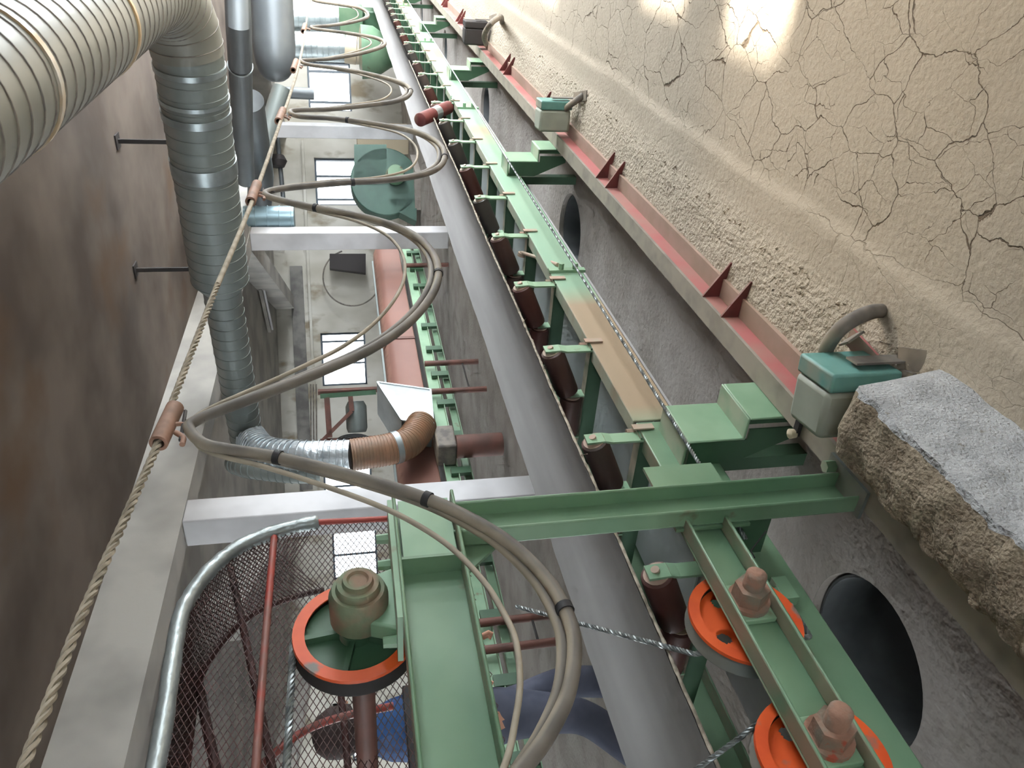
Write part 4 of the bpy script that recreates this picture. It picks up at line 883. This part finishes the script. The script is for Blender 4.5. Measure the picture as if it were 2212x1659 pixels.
mb = MB(); channel(mb, 0.5, 12.6, HYn - 0.06, 0.52, 0.66, -0.05); child_at(hc, mb, 'near_stringer', M['green_pale'])
mb = MB(); channel(mb, 0.5, 12.6, HYn - 0.02, 0.38, 0.47, -0.05); child_at(hc, mb, 'lower_rail', M['green'])
mb = MB(); mb.bb((0.5, HYn + 0.05, 0.58), (12.6, HYn + 0.6, 0.60)); child_at(hc, mb, 'belt', M['belt'])
for x in np.arange(1.0, 12.4, 0.62):
    mb = MB(); mb.bb((x, HYn - 0.115, 0.40), (x + 0.10, HYn - 0.075, 0.60)); child_at(hc, mb, 'idler_bracket', M['green_dark'])
for x in (3.79, 4.05, 7.43, 8.06, 11.0):
    mb = MB(); mb.tube([(x, HYn - 0.14, 0), (x, HYn - 0.14, 0.66)], 0.035, 10); child_at(hc, mb, 'leg', M['brown_pipe'])
for xa, xb in ((3.79, 4.05), (7.43, 8.06)):
    mb = MB(); mb.tube([(xa, HYn - 0.14, 0.2), (xb, HYn - 0.14, 0.2)], 0.01, 6); child_at(hc, mb, 'tie', M['dark_steel'])
# white suction hood over it
sh = thing('suction_hood', 'white sheet metal suction hood tapering to the brown elbow hose', 'hood', loc=(7.0, 4.6, 0.7))
A_ = [ony(815, 826, 4.6), ony(930, 842, 4.6), ony(936, 916, 4.6), ony(868, 908, 4.6)]
mb = MB(); mb.prism(A_, (0.05, 0.03, 0)); mb.prism([A_[0], A_[3], A_[3] + Vector((0.1, 0.5, 0)), A_[0] + Vector((0.1, 0.5, 0))], (-0.004, -0.01, 0.004)); child_at(sh, mb, 'front_plate', M['hood_white'])
B_ = [p + Vector((0.06, 0.03, 0)) for p in A_]
mb = MB(); mb.prism(B_, (0.1, 0.5, 0)); child_at(sh, mb, 'body', M['galv_dull'])
mb = MB()
for a, b_ in zip(A_, A_[1:] + A_[:1]): mb.bar(a + Vector((0, -0.005, 0)), b_ + Vector((0, -0.005, 0)), 0.014, 0.02)
child_at(sh, mb, 'flange', M['galv'])
e0 = ony(905, 912, 4.62)
el = [ony(912, 915, 4.66), ony(900, 935, 4.66), ony(880, 957, 4.66), ony(850, 968, 4.66), ony(815, 975, 4.66), ony(758, 983, 4.66)]
duct('elbow_hose', smooth_pts(el, 6), 0.155, M['brown_hose'], 'brown ribbed elbow hose bending down into the white hood', 0.03, 0.005, None, ((0.5, 0.06),), M['galv'], 24)
mb_pts = [ony(758, 983, 4.66), ony(700, 985, 4.68), ony(640, 985, 4.7), ony(570, 975, 4.8), Vector((6.95, 5.0, 2.62))]
duct('foil_duct', smooth_pts(mb_pts, 8), 0.15, M['chrome'], 'crinkled silver foil duct rising from the brown elbow hose', 0.06, 0.012, None, (), None, 24)
duct('foil_duct', smooth_pts([ony(505, 1000, 5.0), ony(545, 1012, 4.9), ony(640, 1022, 4.85), ony(690, 1020, 4.85)], 5), 0.10, M['galv_dull'], 'dull crumpled duct branch beneath the silver foil duct', 0.07, 0.008, None, (), None, 20)
mb = MB(); p = ony(985, 965, 4.75); mb.tube([(p.x, 4.75, 0.05), (p.x, 4.75, p.z)], 0.12, 20); tag(mb.build('drop_pipe', M['brown_pipe']), 'brown vertical drop pipe below the hooded conveyor', 'pipe')
mb = MB(); mb.box((p.x + 0.1, 4.8, p.z + 0.10), (0.36, 0.26, 0.2)); o = mb.build('chute_box', M['hose'], None, 0.02); tag(o, 'dark chute box between the white hood and the brown drop pipe', 'chute')
# wall frame with motor on the window wall
wf_ = thing('wall_frame', 'brown steel bracket frame carrying a small motor on the far wall', 'frame', loc=HR(15, -0.4, 0))
for (pa, pb, wd, m_) in (((692, 856), (812, 847), 0.09, 'green_dark'), ((706, 858), (712, 945), 0.10, 'brown_pipe'), ((757, 856), (760, 888), 0.09, 'brown_pipe'), ((760, 888), (698, 950), 0.07, 'brown_pipe')):
    mb = MB(); mb.bar(onh(*pa, 15), onh(*pb, 15), wd, 0.12, up=HH); child_at(wf_, mb, 'strut', M[m_])
mb = MB(); p = onh(770, 900, 15.2); mb.lathe([(0, 0), (0, .17), (.08, .2), (.5, .2), (.6, .15), (.6, 0)], p - Vector(tuple(RR * .3)), RR, 20); child_at(wf_, mb, 'motor', M['galv_dull'])
q0 = onh(690, 960, 15); mb = MB(); mb.bar(HR(15, -0.92, 0), HR(15, -0.92, 2.2), 0.08, 0.08); child_at(wf_, mb, 'post', M['brown_pipe'])
mb = MB(); mb.bar(HR(15, 0.02, 0), HR(15, 0.02, 2.2), 0.08, 0.08); child_at(wf_, mb, 'post', M['brown_pipe'])
mb = MB()
for k in range(4):
    cc = onh(770, 958, 14.9); mb.tube([cc + Vector((0, 0, 0.32 * math.cos(a))) + Vector(tuple(RR * (0.13 * math.sin(a)))) + Vector((0.03 * k, 0, 0.02 * k)) for a in np.linspace(0, 6.3, 28)], 0.012, 6)
o = mb.build('cable_coil', M['black']); tag(o, 'coil of black cable hanging below the wall frame', 'cable coil')
# dark electrical box on the wall above the brown hood and the ring shaped cable around it
eb = thing('wall_box', 'dark box with a round cable arc on the grey wall above the brown hood', 'electrical box', loc=onh(735, 560, 19.5))
mb = MB(); mb.prism([onh(712, 548, 19.5), onh(790, 548, 19.5), onh(790, 590, 19.5), onh(712, 580, 19.5)], HH * 0.3); child_at(eb, mb, 'box', M['dark_steel'])
cc = onh(760, 600, 19.6); mb = MB(); mb.tube([cc + Vector(tuple(RR * (0.70 * math.cos(a)))) + Vector((0, 0, 0.70 * math.sin(a))) for a in np.linspace(0.3, 4.6, 40)], 0.02, 6); child_at(eb, mb, 'cable_arc', M['hose'])
# pipes on the wall behind
for i, v_ in enumerate((672, 678, 684)):
    mb = MB(); mb.tube([onh(v_, 1000, 19.85), onh(v_ - 1, 830, 19.85)], 0.02, 6); tag(mb.build('wall_conduit', M['hose']), ['topmost', 'middle', 'lowest'][i] + ' of three thin conduits along the far wall', 'conduit', 'conduits on the far wall')
# white tank feet and cabinets near the far wall
mb = MB(); p0_ = onh(855, 300, 18.5); mb.box((p0_.x, p0_.y, 0.6), (0.5, 0.6, 1.2)); o = mb.build('cabinet', M['tan_panel'], None, 0.02); tag(o, 'pale cabinet standing by the far wall behind the fan housing', 'cabinet')

# ------------------------------------------------------------------ person behind the guard
def person(base, yaw):
    t = thing('person', 'person in blue jacket and grey blue trousers walking behind the mesh guard', 'person', loc=base)
    t.rotation_euler = (0, 0, yaw)
    J = {'pelvis': (0, 0, .95, .15), 'waist': (0, 0, 1.10, .135), 'chest': (0.02, 0, 1.32, .16), 'neckb': (0.02, 0, 1.47, .075), 'neck': (0.03, 0, 1.54, .058), 'head': (0.05, 0, 1.64, .10), 'top': (0.045, 0, 1.71, .085),
         'shl': (0, .19, 1.42, .075), 'ell': (-.06, .25, 1.16, .052), 'wrl': (.12, .24, .98, .036), 'shr': (0, -.19, 1.42, .075), 'elr': (.04, -.26, 1.15, .052), 'wrr': (.22, -.22, 1.02, .036),
         'hipl': (0, .1, .90, .115), 'knl': (.16, .1, .52, .075), 'anl': (.10, .1, .10, .052), 'hipr': (0, -.1, .90, .115), 'knr': (-.06, -.1, .50, .075), 'anr': (-.34, -.1, .20, .052)}
    def skin(name, edges, m, root, par=t):
        ks = []; [ks.append(k) for e in edges for k in e if k not in ks]
        me = bpy.data.meshes.new(name); me.from_pydata([J[k][:3] for k in ks], [(ks.index(a), ks.index(b)) for a, b in edges], [])
        o = bpy.data.objects.new(name, me); C.objects.link(o); o.parent = par
        md = o.modifiers.new('skin', 'SKIN'); md.use_smooth_shade = True
        for i, k in enumerate(ks): me.skin_vertices[0].data[i].radius = (J[k][3], J[k][3]); me.skin_vertices[0].data[i].use_root = (k == root)
        sb = o.modifiers.new('sub', 'SUBSURF'); sb.levels = 2; sb.render_levels = 2
        me.materials.append(m); return o
    body = skin('body', [('pelvis', 'waist'), ('waist', 'chest'), ('chest', 'neckb'), ('neckb', 'neck'), ('neck', 'head'), ('head', 'top'), ('chest', 'shl'), ('shl', 'ell'), ('ell', 'wrl'), ('chest', 'shr'), ('shr', 'elr'), ('elr', 'wrr'), ('pelvis', 'hipl'), ('hipl', 'knl'), ('knl', 'anl'), ('pelvis', 'hipr'), ('hipr', 'knr'), ('knr', 'anr')], M['skin'], 'pelvis')
    K = dict(J)
    for k in ('pelvis', 'hipl', 'hipr', 'knl', 'knr', 'anl', 'anr', 'waist', 'chest', 'shl', 'shr', 'ell', 'elr', 'wrl', 'wrr', 'neckb'): J[k] = K[k][:3] + (K[k][3] * 1.16,)
    J['anl'] = J['anl'][:3] + (.085,); J['anr'] = J['anr'][:3] + (.085,)
    skin('trousers', [('pelvis', 'hipl'), ('hipl', 'knl'), ('knl', 'anl'), ('pelvis', 'hipr'), ('hipr', 'knr'), ('knr', 'anr'), ('pelvis', 'waist')], M['trousers'], 'pelvis')
    for k in ('waist', 'chest', 'pelvis', 'shl', 'shr', 'ell', 'elr'): J[k] = J[k][:3] + (J[k][3] * 1.06,)
    skin('jacket', [('pelvis', 'waist'), ('waist', 'chest'), ('chest', 'neckb'), ('chest', 'shl'), ('shl', 'ell'), ('ell', 'wrl'), ('chest', 'shr'), ('shr', 'elr'), ('elr', 'wrr')], M['shirt'], 'chest')
    mb = MB(); mb.lathe([(-.12, .0), (-.115, .05), (-.08, .095), (-.02, .118), (.04, .118), (.085, .10), (.09, .08)], (0.03, 0, 1.655), (0.25, 0, -1), 24); mb.build('hair', M['hair'], t)
    mb = MB(); mb.lathe([(0, 0), (.004, .010), (.03, .017), (.05, .010)], (0.165, 0, 1.655), (-0.25, 0, -1), 10); mb.build('nose', M['skin'], t)
    for s in (1, -1):
        mb = MB(); mb.lathe([(-.006, 0), (-.004, .010), (0.0, .013)], (0.145, s * .038, 1.665), (-1, 0, 0), 10); mb.build('eye', M['dark_steel'], t)
        mb = MB(); mb.lathe([(0, 0), (.004, .022), (.016, .028), (.02, .02)], (0.04, s * .112, 1.645), (0, -s, 0), 12); mb.build('ear', M['skin'], t)
        w_ = K['wrl'] if s > 0 else K['wrr']
        h = MB(); o_ = Vector(w_[:3]); dr = Vector((.85, 0, -.5)).normalized()
        h.tube([o_, o_ + dr * .04, o_ + dr * .09], .03, 10, rf=lambda i, t: (.032, .042, .034)[i])
        for q in range(4):
            b0 = o_ + dr * .085 + Vector((0, (q - 1.5) * .02, 0)); h.tube([b0, b0 + dr * .035, b0 + dr * .05 + Vector((0, 0, -.03)), b0 + dr * .035 + Vector((0, 0, -.055))], .009, 8)
        b0 = o_ + dr * .03 + Vector((0, -s * .035, 0)); h.tube([b0, b0 + dr * .03 + Vector((0, -s * .015, -.01)), b0 + dr * .055 + Vector((0, -s * .012, -.02))], .010, 8)
        h.build('hand', M['skin'], t)
    for k, rot in (('anl', 0.0), ('anr', 0.9)):
        a = Vector(K[k][:3]); f = Vector((math.cos(rot), 0, -math.sin(rot))); dn = Vector((-math.sin(rot), 0, -math.cos(rot)))
        mb = MB(); mb.tube([a + dn * -.06, a, a + dn * .05 + f * .0, a + dn * .065 + f * .09, a + dn * .07 + f * .19], .05, 12, rf=lambda i, t: (.062, .06, .055, .05, .036)[i]); mb.build('boot', M['boots'], t)
    return t
pb = onz(1480, 1512, 0.0); pd = 3.9 / math.hypot(pb.x, pb.y)
person((2.22, 3.36, 0.0), math.radians(-20))
